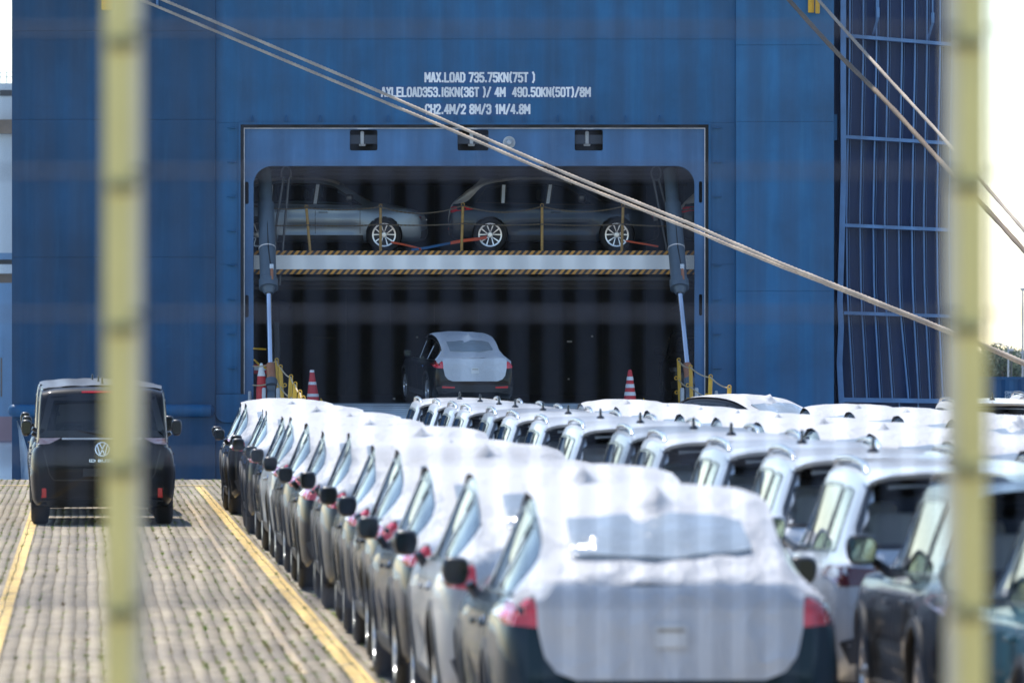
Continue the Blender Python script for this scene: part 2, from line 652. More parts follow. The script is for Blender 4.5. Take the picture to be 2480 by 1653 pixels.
def copy_tree(root, loc, rotz, label, color=None, group=None, skip=()):
    r = root.copy()
    C.objects.link(r)
    r.location = loc
    r.rotation_euler = (0, 0, rotz)
    r['label'] = label
    if group:
        r['group'] = group
    for ch in root.children:
        if ch.name.split('.')[0] in skip:
            continue
        c = ch.copy()
        C.objects.link(c)
        c.parent = r
        if color is not None:
            c.color = c4(color)
        for g in ch.children:
            d = g.copy()
            C.objects.link(d)
            d.parent = c
            if color is not None:
                d.color = c4(color)
    return r


def plate_mesh(name, outline, holes, y0, y1, mat, bev=0.0):
    """flat plate in the XZ plane with holes, from y0 (front) to y1 (back)"""
    cu = bpy.data.curves.new(name, 'CURVE')
    cu.dimensions = '2D'
    cu.fill_mode = 'BOTH'
    cu.extrude = (y1 - y0) / 2 - bev
    cu.bevel_depth = bev
    cu.bevel_resolution = 1
    for loop in [outline] + list(holes):
        sp = cu.splines.new('POLY')
        sp.points.add(len(loop) - 1)
        for p, (x, z) in zip(sp.points, loop):
            p.co = (x, z, 0, 1)
        sp.use_cyclic_u = True
    ob = bpy.data.objects.new(name, cu)
    C.objects.link(ob)
    dg = bpy.context.evaluated_depsgraph_get()
    me = bpy.data.meshes.new_from_object(ob.evaluated_get(dg))
    bpy.data.objects.remove(ob)
    bpy.data.curves.remove(cu)
    me.transform(Matrix(((1, 0, 0, 0), (0, 0, 1, (y0 + y1) / 2), (0, 1, 0, 0), (0, 0, 0, 1))))
    me.flip_normals()
    me.materials.clear()
    me.materials.append(M[mat])
    me.polygons.foreach_set('use_smooth', [False] * len(me.polygons))
    me.name = name
    return me


def rrect(x0, x1, z0, z1, r, n=6, corners=(1, 1, 1, 1)):
    """rounded rectangle, corners order: top right, top left, bottom left, bottom right"""
    out = []
    for (cx, cz, a0, on) in ((x1 - r, z1 - r, 0, corners[0]), (x0 + r, z1 - r, 90, corners[1]),
                             (x0 + r, z0 + r, 180, corners[2]), (x1 - r, z0 + r, 270, corners[3])):
        if on:
            for k in range(n + 1):
                a = math.radians(a0 + 90 * k / n)
                out.append((cx + r * math.cos(a), cz + r * math.sin(a)))
        else:
            out.append((cx + (r if a0 in (0, 270) else -r), cz + (r if a0 in (0, 90) else -r)))
    return out


def text_mesh(name, s, thick=0.0):
    cu = bpy.data.curves.new(name, 'FONT')
    cu.body = s
    cu.size = 1.0
    cu.offset = thick
    cu.resolution_u = 3
    ob = bpy.data.objects.new(name, cu)
    C.objects.link(ob)
    dg = bpy.context.evaluated_depsgraph_get()
    me = bpy.data.meshes.new_from_object(ob.evaluated_get(dg))
    bpy.data.objects.remove(ob)
    bpy.data.curves.remove(cu)
    v = [tuple(p.co) for p in me.vertices]
    f = [tuple(p.vertices) for p in me.polygons]
    bpy.data.meshes.remove(me)
    return v, f


def fit_text(s, x0, x1, z0, z1, y, thick=0.02):
    v, f = text_mesh('lettering', s, thick)
    xs = [p[0] for p in v]
    zs = [p[1] for p in v]
    ax, bx = min(xs), max(xs)
    az, bz = min(zs), max(zs)
    mb = MB()
    mb.add([(x0 + (p[0] - ax) / (bx - ax) * (x1 - x0), y, z0 + (p[1] - az) / (bz - az) * (z1 - z0)) for p in v], f)
    return mb


# ------------------------------------------------------------------ lane directions
VPX = 205.0
LS = (VPX - 1240.0) / F            # dx/dy of the parking lanes
LA = -math.atan(LS)                # z rotation that turns +Y to the lane direction


def lane(v, Y):
    return Vector((v + LS * Y, Y, 0))


# ================================================================== GROUND, QUAY, WATER
QE = 131.0     # quay edge
mb = MB()
mb.add([(-60, -20, -0.022), (90, -20, -0.022), (90, QE, -0.022), (-60, QE, -0.022), (-60, QE, -3.4), (90, QE, -3.4)], [(0, 1, 2, 3), (3, 2, 5, 4)])
quay = structure(part('quay', mb, 'quay', smooth=0))
quay['label'] = 'wide paved quay in front of the ship'

PW, PL, PJ = 0.112, 0.222, 0.007
v0, v1 = -3.0, 2.75
ya, yb = 47.0, QE
ncol = int((v1 - v0) / PW)
nrow = int((yb - ya) / PL)
ii, jj = np.meshgrid(np.arange(ncol), np.arange(nrow), indexing='ij')
ii = ii.ravel()
jj = jj.ravel()
n = len(ii)
wob = 0.006 * np.sin(jj * 0.11 + 0.6 * np.sin(ii * 0.25)) + 0.004 * np.sin(jj * 0.37 + ii * 0.13)
cx = v0 + (ii + 0.5) * PW + wob + rng.normal(0, 0.0016, n)
cy = ya + (jj + 0.5 + 0.5 * (ii % 2)) * PL + rng.normal(0, 0.002, n)
hz = rng.normal(0, 0.0008, n) + 0.002 * np.sin(cx * 1.7 + 0.3) * np.sin(cy * 0.21)
hw = (PW - PJ) / 2
hl = (PL - PJ) / 2
bev = 0.003
keep = cy < QE - 0.1
cx, cy, hz, ii = cx[keep], cy[keep], hz[keep], ii[keep]
n = len(cx)
tx = np.stack([cx - hw + bev, cx + hw - bev, cx + hw - bev, cx - hw + bev], 1)
ty = np.stack([cy - hl + bev, cy - hl + bev, cy + hl - bev, cy + hl - bev], 1)
bx_ = np.stack([cx - hw, cx + hw, cx + hw, cx - hw], 1)
by_ = np.stack([cy - hl, cy - hl, cy + hl, cy + hl], 1)
tilt = rng.normal(0, 0.004, n)
tz = np.repeat(hz[:, None], 4, 1) + np.stack([-tilt * hw, tilt * hw, tilt * hw, -tilt * hw], 1)
bz_ = np.full((n, 4), -0.021)
VX = np.concatenate([tx, bx_], 1)
VY = np.concatenate([ty, by_], 1)
VZ = np.concatenate([tz, bz_], 1)
VXW = VX + LS * VY
verts = np.stack([VXW, VY, VZ], 2).reshape(-1, 3)
quad = np.array([[0, 1, 2, 3], [4, 5, 1, 0], [5, 6, 2, 1], [6, 7, 3, 2], [7, 4, 0, 3]])
faces = (quad[None] + (np.arange(n) * 8)[:, None, None]).reshape(-1, 4)
me = bpy.data.meshes.new('pavers')
me.vertices.add(len(verts))
me.vertices.foreach_set('co', verts.ravel().astype(np.float32))
me.loops.add(faces.size)
me.loops.foreach_set('vertex_index', faces.ravel().astype(np.int32))
me.polygons.add(len(faces))
me.polygons.foreach_set('loop_start', (np.arange(len(faces)) * 4).astype(np.int32))
me.polygons.foreach_set('loop_total', np.full(len(faces), 4, np.int32))
me.update()
tone = np.clip(rng.normal(0.5, 0.24, n), 0, 1)
at = me.attributes.new('tone', 'FLOAT', 'FACE')
at.data.foreach_set('value', np.repeat(tone, 5).astype(np.float32))
me.materials.append(M['paver'])
pav = link('pavers', me, quay)
pav['kind'] = 'stuff'
mb = MB()
mb.add([(v0 + LS * ya, ya, -0.0065), (v1 + 0.1 + LS * ya, ya, -0.0065), (v1 + 0.1 + LS * yb, yb - .05, -0.0065), (v0 + LS * yb, yb - .05, -0.0065)], [(0, 1, 2, 3)])
part('joint_bed', mb, 'joint', quay, 0)


def paint_line(vc, hwid, y0, y1, name, lab, mat='paint_yellow'):
    """paint lies on the top of each paver the line crosses"""
    mbl = MB()
    sel = np.where((np.abs(cx - vc) < hwid + hw) & (cy > y0) & (cy < y1))[0]
    for k in sel:
        a = max(cx[k] - hw + bev * 0.5, vc - hwid)
        b2 = min(cx[k] + hw - bev * 0.5, vc + hwid)
        if b2 - a < 0.004:
            continue
        z = hz[k] + 0.0045
        q = [(a, cy[k] - hl + .002), (b2, cy[k] - hl + .002), (b2, cy[k] + hl - .002), (a, cy[k] + hl - .002)]
        mbl.add([(p[0] + LS * p[1], p[1], z) for p in q], [(0, 1, 2, 3)])
    o = structure(part(name, mbl, mat, None, 0))
    o['label'] = lab
    return o


paint_line(2.02, 0.075, 48, 124, 'painted_line', 'yellow painted lane line beside the covered cars')
paint_line(-0.74, 0.072, 48, 126, 'painted_line', 'yellow painted lane line left of the black van')
paint_line(1.62, 0.035, 52, 118, 'faded_line', 'faint worn yellow line on the pavers right of the van', 'paint_faded')
mb = MB()
mb.add([(-17, 124.4, 0.011), (-5.3, 124.4, 0.011), (-5.3, 124.75, 0.011), (-17, 124.75, 0.011)], [(0, 1, 2, 3)])
o = structure(part('painted_line', mb, 'paint_yellow', None, 0))
o['label'] = 'thin yellow line painted across the lane near the quay edge'

# weeds in the joints
mb = MB()
wv, wf = [], []


def blade_tuft(x, y, h, nb):
    for _ in range(nb):
        a = random.uniform(0, 2 * math.pi)
        r = random.uniform(0.006, 0.05)
        hh = h * random.uniform(0.4, 1.0)
        w = random.uniform(0.003, 0.008)
        ox, oy = math.cos(a), math.sin(a)
        bx, by = x + random.uniform(-.010, .010), y + random.uniform(-.16, .16)
        o = len(wv)
        wv.extend([(bx - oy * w, by + ox * w, -0.012), (bx + oy * w, by - ox * w, -0.012), (bx + ox * r, by + oy * r, hh)])
        wf.append((o, o + 1, o + 2))


for _ in range(14000):
    jv = random.randint(0, ncol)
    y = ya + (yb - ya) * (random.random() ** 1.35)
    v = v0 + jv * PW
    dens = 0.05 + 0.80 * (0.5 + 0.5 * math.sin(v * 2.3 + 1.0) * math.cos(y * 0.13 + v)) ** 2
    if v > 0.9:
        dens += 0.4
    if v < -0.8:
        dens += 0.35
    if random.random() > dens:
        continue
    jr = int((y - ya) / PL)
    wb = 0.006 * math.sin(jr * 0.11 + 0.6 * math.sin(jv * 0.25)) + 0.004 * math.sin(jr * 0.37 + jv * 0.13)
    big = random.random() < 0.10
    blade_tuft(v + wb + LS * y, y, random.uniform(0.008, 0.022) * (2.0 if big else 1.0), random.randint(6, 12) * (2 if big else 1))
me = bpy.data.meshes.new('joint_weeds')
me.from_pydata(wv, [], wf)
me.materials.append(M['weed'])
o = link('joint_weeds', me)
o['kind'] = 'stuff'
o['label'] = 'small green and brown weeds growing in the paver joints'
o['category'] = 'weeds'

mb = MB()
mb.add([(-1500, QE - 1, -2.7), (1500, QE - 1, -2.7), (1500, 4500, -2.7), (-1500, 4500, -2.7)], [(0, 1, 2, 3)])
o = structure(part('water', mb, 'water', None, 0))
o['label'] = 'pale grey blue harbour water beyond the quay edge'

# ================================================================== SHIP
SY = 156.0
ship = thing('ship', 'large blue car carrier ship with open stern door and white load markings', 'ship', (0, SY, -2.7))
SO = Vector((0, SY, -2.7))


def sx_(px, Y=SY):
    return (px - 1240.0) * Y / F


def sz_(py, Y=SY):
    return CAMH + (HZ - py) * Y / F


def spart(name, mb, mat, smooth=30, parent=None, label=None):
    """ship part given in world coordinates"""
    base = SO if parent is None else SO
    mb.v = [(p[0] - base.x, p[1] - base.y, p[2] - base.z) for p in mb.v]
    return part(name, mb, mat, parent or ship, smooth, label)


def splate(name, outline, holes, y0, y1, mat, bev=0.0, label=None):
    me = plate_mesh(name, outline, holes, y0, y1, mat, bev)
    me.transform(Matrix.Translation(-SO))
    o = link(name, me, ship)
    if label:
        o['label'] = label
    return o


XL, XR = sx_(30), sx_(2340)
ZT, ZB = 24.0, -3.2
LP0, LP1 = 30, 522          # left proud panel, photo columns
RP0, RP1 = 1782, 2019       # right proud panel
D0, D1, DT = 577.8, 1720.8, 297.0      # door recess
OX0, OX1, OT = 612.6, 1683.0, 401.0    # opening
SILL = 978.0

# hull shell behind the plates (with the door opening)
door_hole = [(sx_(D0), sz_(1000)), (sx_(D1), sz_(1000)), (sx_(D1), sz_(DT)), (sx_(D0), sz_(DT))]
splate('hull_shell', [(XL + .02, ZB), (sx_(2017), ZB), (sx_(2017), ZT - .02), (XL + .02, ZT - .02)], [door_hole], SY + 0.03, SY + 0.25, 'hull')
mb = MB()
mb.box(XL, XL + 0.25, SY + 0.26, SY + 90, ZB, ZT)
mb.box(XR - 0.25, XR, SY + 1.3, SY + 90, ZB, ZT)
mb.box(XL + .26, XR - .26, SY + 1.3, SY + 90, ZT - 0.2, ZT)
spart('hull_side', mb, 'hull', 0)


def hull_plates(px0, px1, rows, yf, mat):
    for a, b in zip(rows[:-1], rows[1:]):
        z1 = ZT if a is None else sz_(a) - 0.006
        z0 = ZB if b is None else sz_(b) + 0.006
        splate('hull_plate', [(sx_(px0) + .004, z0), (sx_(px1) - .004, z0), (sx_(px1) - .004, z1), (sx_(px0) + .004, z1)], [], yf, SY + 0.028, mat, 0.004)


hull_plates(LP0, LP1, [None, 76, 290, 623, None], SY - 0.16, 'hull_dim')
hull_plates(RP0, RP1, [None, 110, 295, 705, None], SY - 0.16, 'hull_lit')
hull_plates(LP1, 1150, [None, 95, DT], SY - 0.012, 'hull')
hull_plates(1150, RP0, [None, 95, DT], SY - 0.012, 'hull')
hull_plates(LP1, D0, [DT, 640, 953], SY - 0.012, 'hull')
hull_plates(D1, RP0, [DT, 640, 953, None], SY - 0.012, 'hull')
# lower left corner piece under the door recess with rounded corner
splate('corner_plate', rrect(sx_(LP1) + .01, sx_(612), sz_(1022), sz_(955), 0.22, corners=(0, 0, 1, 0)), [], SY - 0.10, SY + 0.02, 'hull', 0.01)
splate('hull_plate', [(sx_(LP1), ZB), (sx_(D0 + 30), ZB), (sx_(D0 + 30), sz_(1024)), (sx_(LP1), sz_(1024))], [], SY - 0.012, SY + .028, 'hull', 0.003)
mb = MB()
mb.box(sx_(D0 + 31), sx_(D1) - .01, SY - 0.012, SY + 0.028, ZB, sz_(SILL + 4))
spart('hull_plate', mb, 'hull', 0)

# stiffener tabs round the door recess
mb0 = MB()
for k in range(13):
    x = sx_(611 + 82.2 * k)
    mbt = MB()
    mbt.add([(x - .012, SY - .012, sz_(DT) + .02), (x + .012, SY - .012, sz_(DT) + .02), (x + .012, SY - .012, sz_(DT) + .17), (x - .012, SY - .012, sz_(DT) + .17),
             (x - .012, SY - .15, sz_(DT) + .02), (x + .012, SY - .15, sz_(DT) + .02)],
            [(0, 4, 3), (1, 2, 5), (4, 5, 2, 3), (0, 1, 5, 4), (0, 3, 2, 1)])
    spart('stiffener_tab', mbt, 'hull', 0)
for side, px, d in ((-1, D0 - 7, -1), (1, D1 + 7, 1)):
    for k in range(8):
        z = sz_(310 + 83.0 * k)
        x = sx_(px)
        mbt = MB()
        mbt.add([(x, SY - .012, z - .012), (x + d * .19, SY - .012, z - .012), (x, SY - .17, z - .012), (x, SY - .012, z + .012), (x + d * .19, SY - .012, z + .012), (x, SY - .17, z + .012)],
                [(0, 1, 2), (3, 5, 4), (0, 2, 5, 3), (1, 4, 5, 2), (0, 3, 4, 1)])
        spart('stiffener_tab', mbt, 'hull', 0)

# recess edge, gasket, white seal line, frame panel with pockets
def ring(px0, px1, pt, pb, wpx, yf, yb, name, mat, bev=0.0):
    x0, x1, z1, z0 = sx_(px0), sx_(px1), sz_(pt), sz_(pb)
    w = wpx / 109.0
    out = [(x0, z0), (x1, z0), (x1, z1), (x0, z1)]
    out = [(x0, z0), (x0 + w, z0), (x0 + w, z1 - w), (x1 - w, z1 - w), (x1 - w, z0), (x1, z0), (x1, z1), (x0, z1)]
    return splate(name, out, [], yf, yb, mat, bev)


ring(D0, D1, DT, 999, 4.5, SY - 0.05, SY + 0.10, 'recess_edge', 'hull', 0.004)
ring(D0 + 4.6, D1 - 4.6, DT + 4.6, 999, 8.0, SY + 0.0, SY + 0.12, 'gasket', 'gasket', 0.01)
ring(D0 + 12.8, D1 - 12.8, DT + 12.8, 999, 1.9, SY - 0.005, SY + 0.115, 'seal_strip', 'dirty_white')
fx0, fx1, fz1, fz0 = sx_(D0 + 14.9), sx_(D1 - 14.9), sz_(DT + 14.9), sz_(SILL)
open_r = 0.42
op_out = [(fx0, fz0), (sx_(OX0), fz0)]
ol = [(sx_(OX0), sz_(OT) - open_r)]
for k in range(9):
    a = math.radians(180 - 90 * k / 8)
    ol.append((sx_(OX0) + open_r + open_r * math.cos(a), sz_(OT) - open_r + open_r * math.sin(a)))
for k in range(9):
    a = math.radians(90 - 90 * k / 8)
    ol.append((sx_(OX1) - open_r + open_r * math.cos(a), sz_(OT) - open_r + open_r * math.sin(a)))
op_out += ol + [(sx_(OX1), fz0), (fx1, fz0), (fx1, fz1), (fx0, fz1)]
pockets = [(846, 915), (1107, 1184), (1391, 1461)]
holes = [rrect(sx_(a), sx_(b), sz_(365.5), sz_(313), 0.05) for a, b in pockets]
slots = [(597, 467), (597, 741), (1697, 465), (1697, 738)]
holes += [rrect(sx_(a - 5), sx_(a + 5), sz_(b + 27), sz_(b - 27), 0.043) for a, b in slots]
splate('door_frame', op_out, holes, SY + 0.06, SY + 0.24, 'frame_blue', 0.01)
for a, b in slots:
    mb = MB()
    mb.box(sx_(a - 9), sx_(a + 9), SY + 0.245, SY + 0.30, sz_(b + 31), sz_(b - 31))
    spart('slot_backing', mb, 'gasket', 0)
for a, b in pockets:
    mb = MB()
    x0, x1, z0, z1 = sx_(a - 3), sx_(b + 3), sz_(369), sz_(310)
    mb.box(x0, x1, SY + 0.55, SY + 0.60, z0, z1)
    mb.box(x0 - .02, x0, SY + 0.245, SY + 0.6, z0, z1)
    mb.box(x1, x1 + .02, SY + 0.245, SY + 0.6, z0, z1)
    mb.box(x0, x1, SY + 0.245, SY + 0.6, z0 - .02, z0)
    mb.box(x0, x1, SY + 0.245, SY + 0.6, z1, z1 + .02)
    pk = spart('latch_pocket', mb, 'gasket', 0)
    xm = sx_((a + b) / 2 - 4)
    mb = MB()
    mb.cbox((xm, SY + 0.30, sz_(333)), (0.085, 0.16, 0.30), 0.03)
    mb.cbox((xm, SY + 0.34, sz_(345)), (0.15, 0.10, 0.15), 0.02)
    mb.box(xm - .10, xm + .14, SY + 0.0, SY + 0.05, sz_(DT + 16), sz_(DT + 11))
    spart('latch_hook', mb, 'clevis_grey', 30)
mb = MB()
mb.lathe([(0.14, 0), (0.14, -.03), (0.11, -.04), (0.10, -.03), (0.075, -.03), (0.07, -.16), (0.045, -.20), (0.0, -.205)], 20, 'y', (sx_(1233), SY + .06, sz_(345)))
spart('round_lamp', mb, 'clevis_grey', 40)

# lettering with its painted-over patches: condensed stencil strokes
GL = {'M': [[(0, 0), (0, 1), (.5, .35), (1, 1), (1, 0)]], 'A': [[(0, 0), (.42, 1), (.58, 1), (1, 0)], [(.17, .3), (.83, .3)]], 'X': [[(0, 0), (1, 1)], [(0, 1), (1, 0)]],
      'L': [[(0, 1), (0, 0), (1, 0)]], 'O': [[(.25, 0), (0, .18), (0, .82), (.25, 1), (.75, 1), (1, .82), (1, .18), (.75, 0), (.25, 0)]], 'D': [[(0, 0), (0, 1), (.65, 1), (1, .8), (1, .2), (.65, 0), (0, 0)]],
      'E': [[(1, 0), (0, 0), (0, 1), (1, 1)], [(0, .52), (.85, .52)]], 'K': [[(0, 0), (0, 1)], [(1, 1), (.08, .42)], [(.32, .58), (1, 0)]], 'N': [[(0, 0), (0, 1), (1, 0), (1, 1)]], 'T': [[(0, 1), (1, 1)], [(.5, 1), (.5, 0)]],
      'C': [[(1, .75), (1, .85), (.75, 1), (.25, 1), (0, .82), (0, .18), (.25, 0), (.75, 0), (1, .15), (1, .25)]], 'H': [[(0, 0), (0, 1)], [(1, 0), (1, 1)], [(0, .5), (1, .5)]],
      '1': [[(.5, 0), (.5, 1)]], 'i': [[(.2, .78), (.6, 1), (.6, 0)]], '2': [[(0, .75), (0, .85), (.25, 1), (.75, 1), (1, .84), (1, .65), (0, 0), (1, 0)]],
      '3': [[(0, .8), (.2, 1), (.75, 1), (1, .85), (1, .65), (.75, .54), (.4, .54)], [(.75, .54), (1, .42), (1, .16), (.75, 0), (.2, 0), (0, .2)]], '4': [[(.75, 0), (.75, 1)], [(.7, 1), (0, .28), (1, .28)]],
      '5': [[(1, 1), (.08, 1), (.04, .56), (.7, .6), (1, .45), (1, .16), (.72, 0), (.25, 0), (0, .16)]], '6': [[(.95, .85), (.75, 1), (.25, 1), (0, .8), (0, .18), (.25, 0), (.75, 0), (1, .16), (1, .42), (.75, .56), (.05, .52)]],
      '7': [[(0, 1), (1, 1), (.35, 0)]], '8': [[(.5, .54), (.05, .68), (.05, .86), (.3, 1), (.7, 1), (.95, .86), (.95, .68), (.5, .54), (0, .36), (0, .15), (.25, 0), (.75, 0), (1, .15), (1, .36), (.5, .54)]],
      '9': [[(.05, .15), (.25, 0), (.75, 0), (1, .2), (1, .82), (.75, 1), (.25, 1), (0, .84), (0, .6), (.25, .46), (.95, .5)]], '0': [[(.25, 0), (0, .18), (0, .82), (.25, 1), (.75, 1), (1, .82), (1, .18), (.75, 0), (.25, 0)]],
      '(': [[(.8, 1.08), (.3, .8), (.3, .2), (.8, -.08)]], ')': [[(.2, 1.08), (.7, .8), (.7, .2), (.2, -.08)]], '/': [[(0, -.06), (1, 1.06)]], '.': [[(.5, .0), (.5, .09)]]}
GWD = {'M': 1.25, '.': .35, '1': .45, '(': .6, ')': .6, '/': .95, ' ': .42, 'i': .75, 'N': 1.05}


def stencil(t, x0, x1, z0, z1, y):
    h = z1 - z0
    gap = .50
    tot = sum(GWD.get(ch, 1.0) + gap for ch in t) - gap
    u = (x1 - x0) / tot
    sw_ = h * .092
    mb = MB()
    x = x0
    for ch in t:
        w = GWD.get(ch, 1.0)
        for pl_ in GL.get(ch, []):
            for k, (a, b2) in enumerate(zip(pl_[:-1], pl_[1:])):
                ax, az = x + a[0] * w * u, z0 + sw_ + a[1] * (h - 2 * sw_)
                bx, bz = x + b2[0] * w * u, z0 + sw_ + b2[1] * (h - 2 * sw_)
                dx, dz = bx - ax, bz - az
                l = math.hypot(dx, dz)
                if l < 1e-5:
                    continue
                dx, dz = dx / l, dz / l
                e = sw_ * .75
                o = ((len(mb.v) // 4) % 40) * 5e-5
                nx, nz = -dz * sw_, dx * sw_
                mb.add([(ax - dx * e - nx, y - o, az - dz * e - nz), (bx + dx * e - nx, y - o, bz + dz * e - nz), (bx + dx * e + nx, y - o, bz + dz * e + nz), (ax - dx * e + nx, y - o, az - dz * e + nz)], [(0, 1, 2, 3)])
        x += (w + gap) * u
    return mb


L3 = [('MAX.LOAD 735.75KN(75T )', 977, 1228, 190, 166), ('AXLELOAD353.16KN(36T )/ 4M  490.50KN(50T)/8M', 877, 1355, 223.5, 200), ('CH2.4M/2 8M/3 iM/4.8M', 978, 1216, 263, 239)]
for t, a, b, c, d in L3:
    x0, x1, z0, z1 = sx_(a * KO), sx_(b * KO), sz_(c * KO), sz_(d * KO)
    mb = MB()
    mb.box(x0 - .03, x1 + .02, SY - 0.0165, SY - 0.013, z0 - .03, z1 + .02)
    pb_ = spart('lettering_patch', mb, 'patch_blue', 0, label='darker blue painted rectangle behind the white lettering')
    mb = stencil(t, x0, x1, z0, z1, SY - 0.020)
    spart('lettering', mb, 'letter_white', 0, parent=pb_, label='white stencilled letters reading ' + t.replace('i', '1'))

# rubbing bar low on the left and lower hull with painted water reflections
mb = MB()
zr_, xr0, xr1 = sz_(994), sx_(34), sx_(512)
pts = [(xr0 - .13 * math.cos(math.radians(a)), SY - .22, zr_) for a in (90,)]
ends = [(xr0 - 0.12 + .12 * (1 - math.cos(math.radians(a))), math.sin(math.radians(a))) for a in (5, 30, 60, 90)]
pl = [(e[0], SY - .22, zr_) for e in ends] + [(xr1, SY - .22, zr_), (xr1 + .07, SY - .20, zr_)]
rs = [0.145 * e[1] for e in ends] + [0.145, 0.05]
mb.tube(pl, rs, 20)
spart('rubbing_bar', mb, 'hull', 40)
mb = MB()
rows = []
for t in np.linspace(0, 1, 14):
    py = 1018 + 300 * t
    lx = 42 + 14 * t ** 0.5 + 8 * t
    rx = 44 + 52 * t ** 0.75 + 30 * t
    rows.append([(sx_(lx + (rx - lx) * s), SY - 0.16 - 0.10 - 0.5 * (1 - s) * t + 0.35 * s * (1 - s), sz_(py)) for s in np.linspace(0, 1, 8)])
vv = [p for r in rows for p in r]
ff = [(i * 8 + j, i * 8 + j + 1, (i + 1) * 8 + j + 1, (i + 1) * 8 + j) for i in range(13) for j in range(7)]
mb.add(vv, ff)
spart('lower_hull_side', mb, 'fin_hull', 60, label='curved lower hull side with water reflections painted into its colour')

# right hand stowed ramp frame with ribs
mb = MB()
mb.box(sx_(2019), XR, SY + 1.0, SY + 1.25, ZB, ZT)
spart('recess_wall', mb, 'recess_shade_blue', 0)
mb = MB()
mb.box(sx_(2017.2), sx_(2017.2) + .03, SY + .26, SY + 1.0, ZB, ZT)
spart('recess_side', mb, 'recess_shade_blue', 0)


def bar(pts, w, d):
    """rectangular bar in the stern plane along points (x, z), w wide, d deep"""
    mbb = MB()
    vs = []
    for i, (x, z) in enumerate(pts):
        a = pts[max(i - 1, 0)]
        b = pts[min(i + 1, len(pts) - 1)]
        dx, dz = b[0] - a[0], b[1] - a[1]
        l = math.hypot(dx, dz)
        nx, nz = -dz / l * w / 2, dx / l * w / 2
        vs += [(x - nx, d[0], z - nz), (x + nx, d[0], z + nz), (x + nx, d[1], z + nz), (x - nx, d[1], z - nz)]
    fs = []
    for i in range(len(pts) - 1):
        for k in range(4):
            fs.append((4 * i + k, 4 * i + (k + 1) % 4, 4 * i + 4 + (k + 1) % 4, 4 * i + 4 + k))
    fs += [(3, 2, 1, 0), tuple(4 * (len(pts) - 1) + k for k in range(4))]
    mbb.add(vs, fs)
    return mbb


RY = SY + 0.95
spart('frame_beam', bar([(sx_(2046), ZT), (sx_(2045), sz_(200)), (sx_(2046), sz_(420)), (sx_(2041), sz_(600)), (sx_(2037), sz_(730)), (sx_(2040), sz_(790)), (sx_(2036), sz_(880)), (sx_(2041), sz_(976))], 0.125, (RY - .42, RY + .04)), 'rib_blue', 0)
hb = [(-200, -180), (83, 107), (329, 347), (544, 557), (757, 766)]
for a, b in hb:
    spart('frame_crossbar', bar([(sx_(2047), sz_(a)), (sx_(2336), sz_(b))], 0.075, (RY - .40, RY + .04)), 'rib_blue', 0)
spart('frame_crossbar', bar([(sx_(2040), sz_(968)), (sx_(2336), sz_(972))], 0.10, (RY - .40, RY + .04)), 'rib_blue', 0)
ribx = [2062, 2095, 2127, 2155, 2189, 2221, 2250, 2282, 2312]
ribb = [2071, 2104, 2136, 2166, 2205, 2230, 2258, 2289, 2318]
for k, (a, b) in enumerate(zip(ribx, ribb)):
    spart('frame_rib', bar([(sx_(a + 5), ZT), (sx_(a), sz_(130)), (sx_(a - 8), sz_(520)), (sx_(a - 6), sz_(690)), (sx_(a - 3), sz_(760)), (sx_(b), sz_(966))], 0.034, (RY - .22, RY + .05)), 'rib_blue', 0)
    spart('frame_rib', bar([(sx_(a + 11), ZT), (sx_(a + 7), sz_(130)), (sx_(a - 1), sz_(520)), (sx_(a + 1), sz_(690)), (sx_(a + 4), sz_(760)), (sx_(b + 7), sz_(966))], 0.012, (RY - .02, RY + .05)), 'rib_blue', 0)
for a in (2045, 2060, 2186, 2232):
    spart('frame_strut', bar([(sx_(a - 4), sz_(976)), (sx_(a - 3), sz_(992)), (sx_(a + 4), sz_(1003)), (sx_(a + 6), sz_(1060))], 0.03, (RY - .3, RY - .2)), 'rib_blue', 0)
for px, py in ((2129, 15), (2262, 28)):
    mb = MB()
    x, z = sx_(px), sz_(py)
    mb.cbox((x, RY - .45, z - .12), (0.075, 0.10, 0.24), 0.02)
    mb.add([(x - .03, RY - .45, z - .24), (x + .03, RY - .45, z - .24), (x - .06, RY - .1, z - .60), (x - .12, RY - .1, z - .60)], [(0, 1, 2, 3)])
    mb.tube([(x, RY - .45, z), (x, RY - .45, z + 0.5)], 0.02, 6)
    spart('ladder_hook', mb, 'rib_blue', 30)
mb = MB()
mb.box(sx_(2020), sx_(2030), SY + .5, SY + 1.0, sz_(338), sz_(275))
spart('junction_box', mb, 'hull', 0)
mb = MB()
mb.cbox((sx_(1963), SY - .30, sz_(8)), (0.14, 0.10, 0.46), 0.02)
mb.cbox((sx_(1978), SY - .42, sz_(14)), (0.10, 0.10, 0.40), 0.02)
spart('fairlead_plate', mb, 'yellow_rail', 30)
mb = MB()
mb.cbox((sx_(262), SY - .32, sz_(4)), (0.26, 0.12, 0.42), 0.03)
spart('fairlead_plate', mb, 'yellow_rail', 30)
mb = MB()
mb.cbox((sx_(382), SY - .22, sz_(-2)), (0.05, 0.14, 0.34), 0.015)
spart('rope_guide', mb, 'rib_blue', 30)

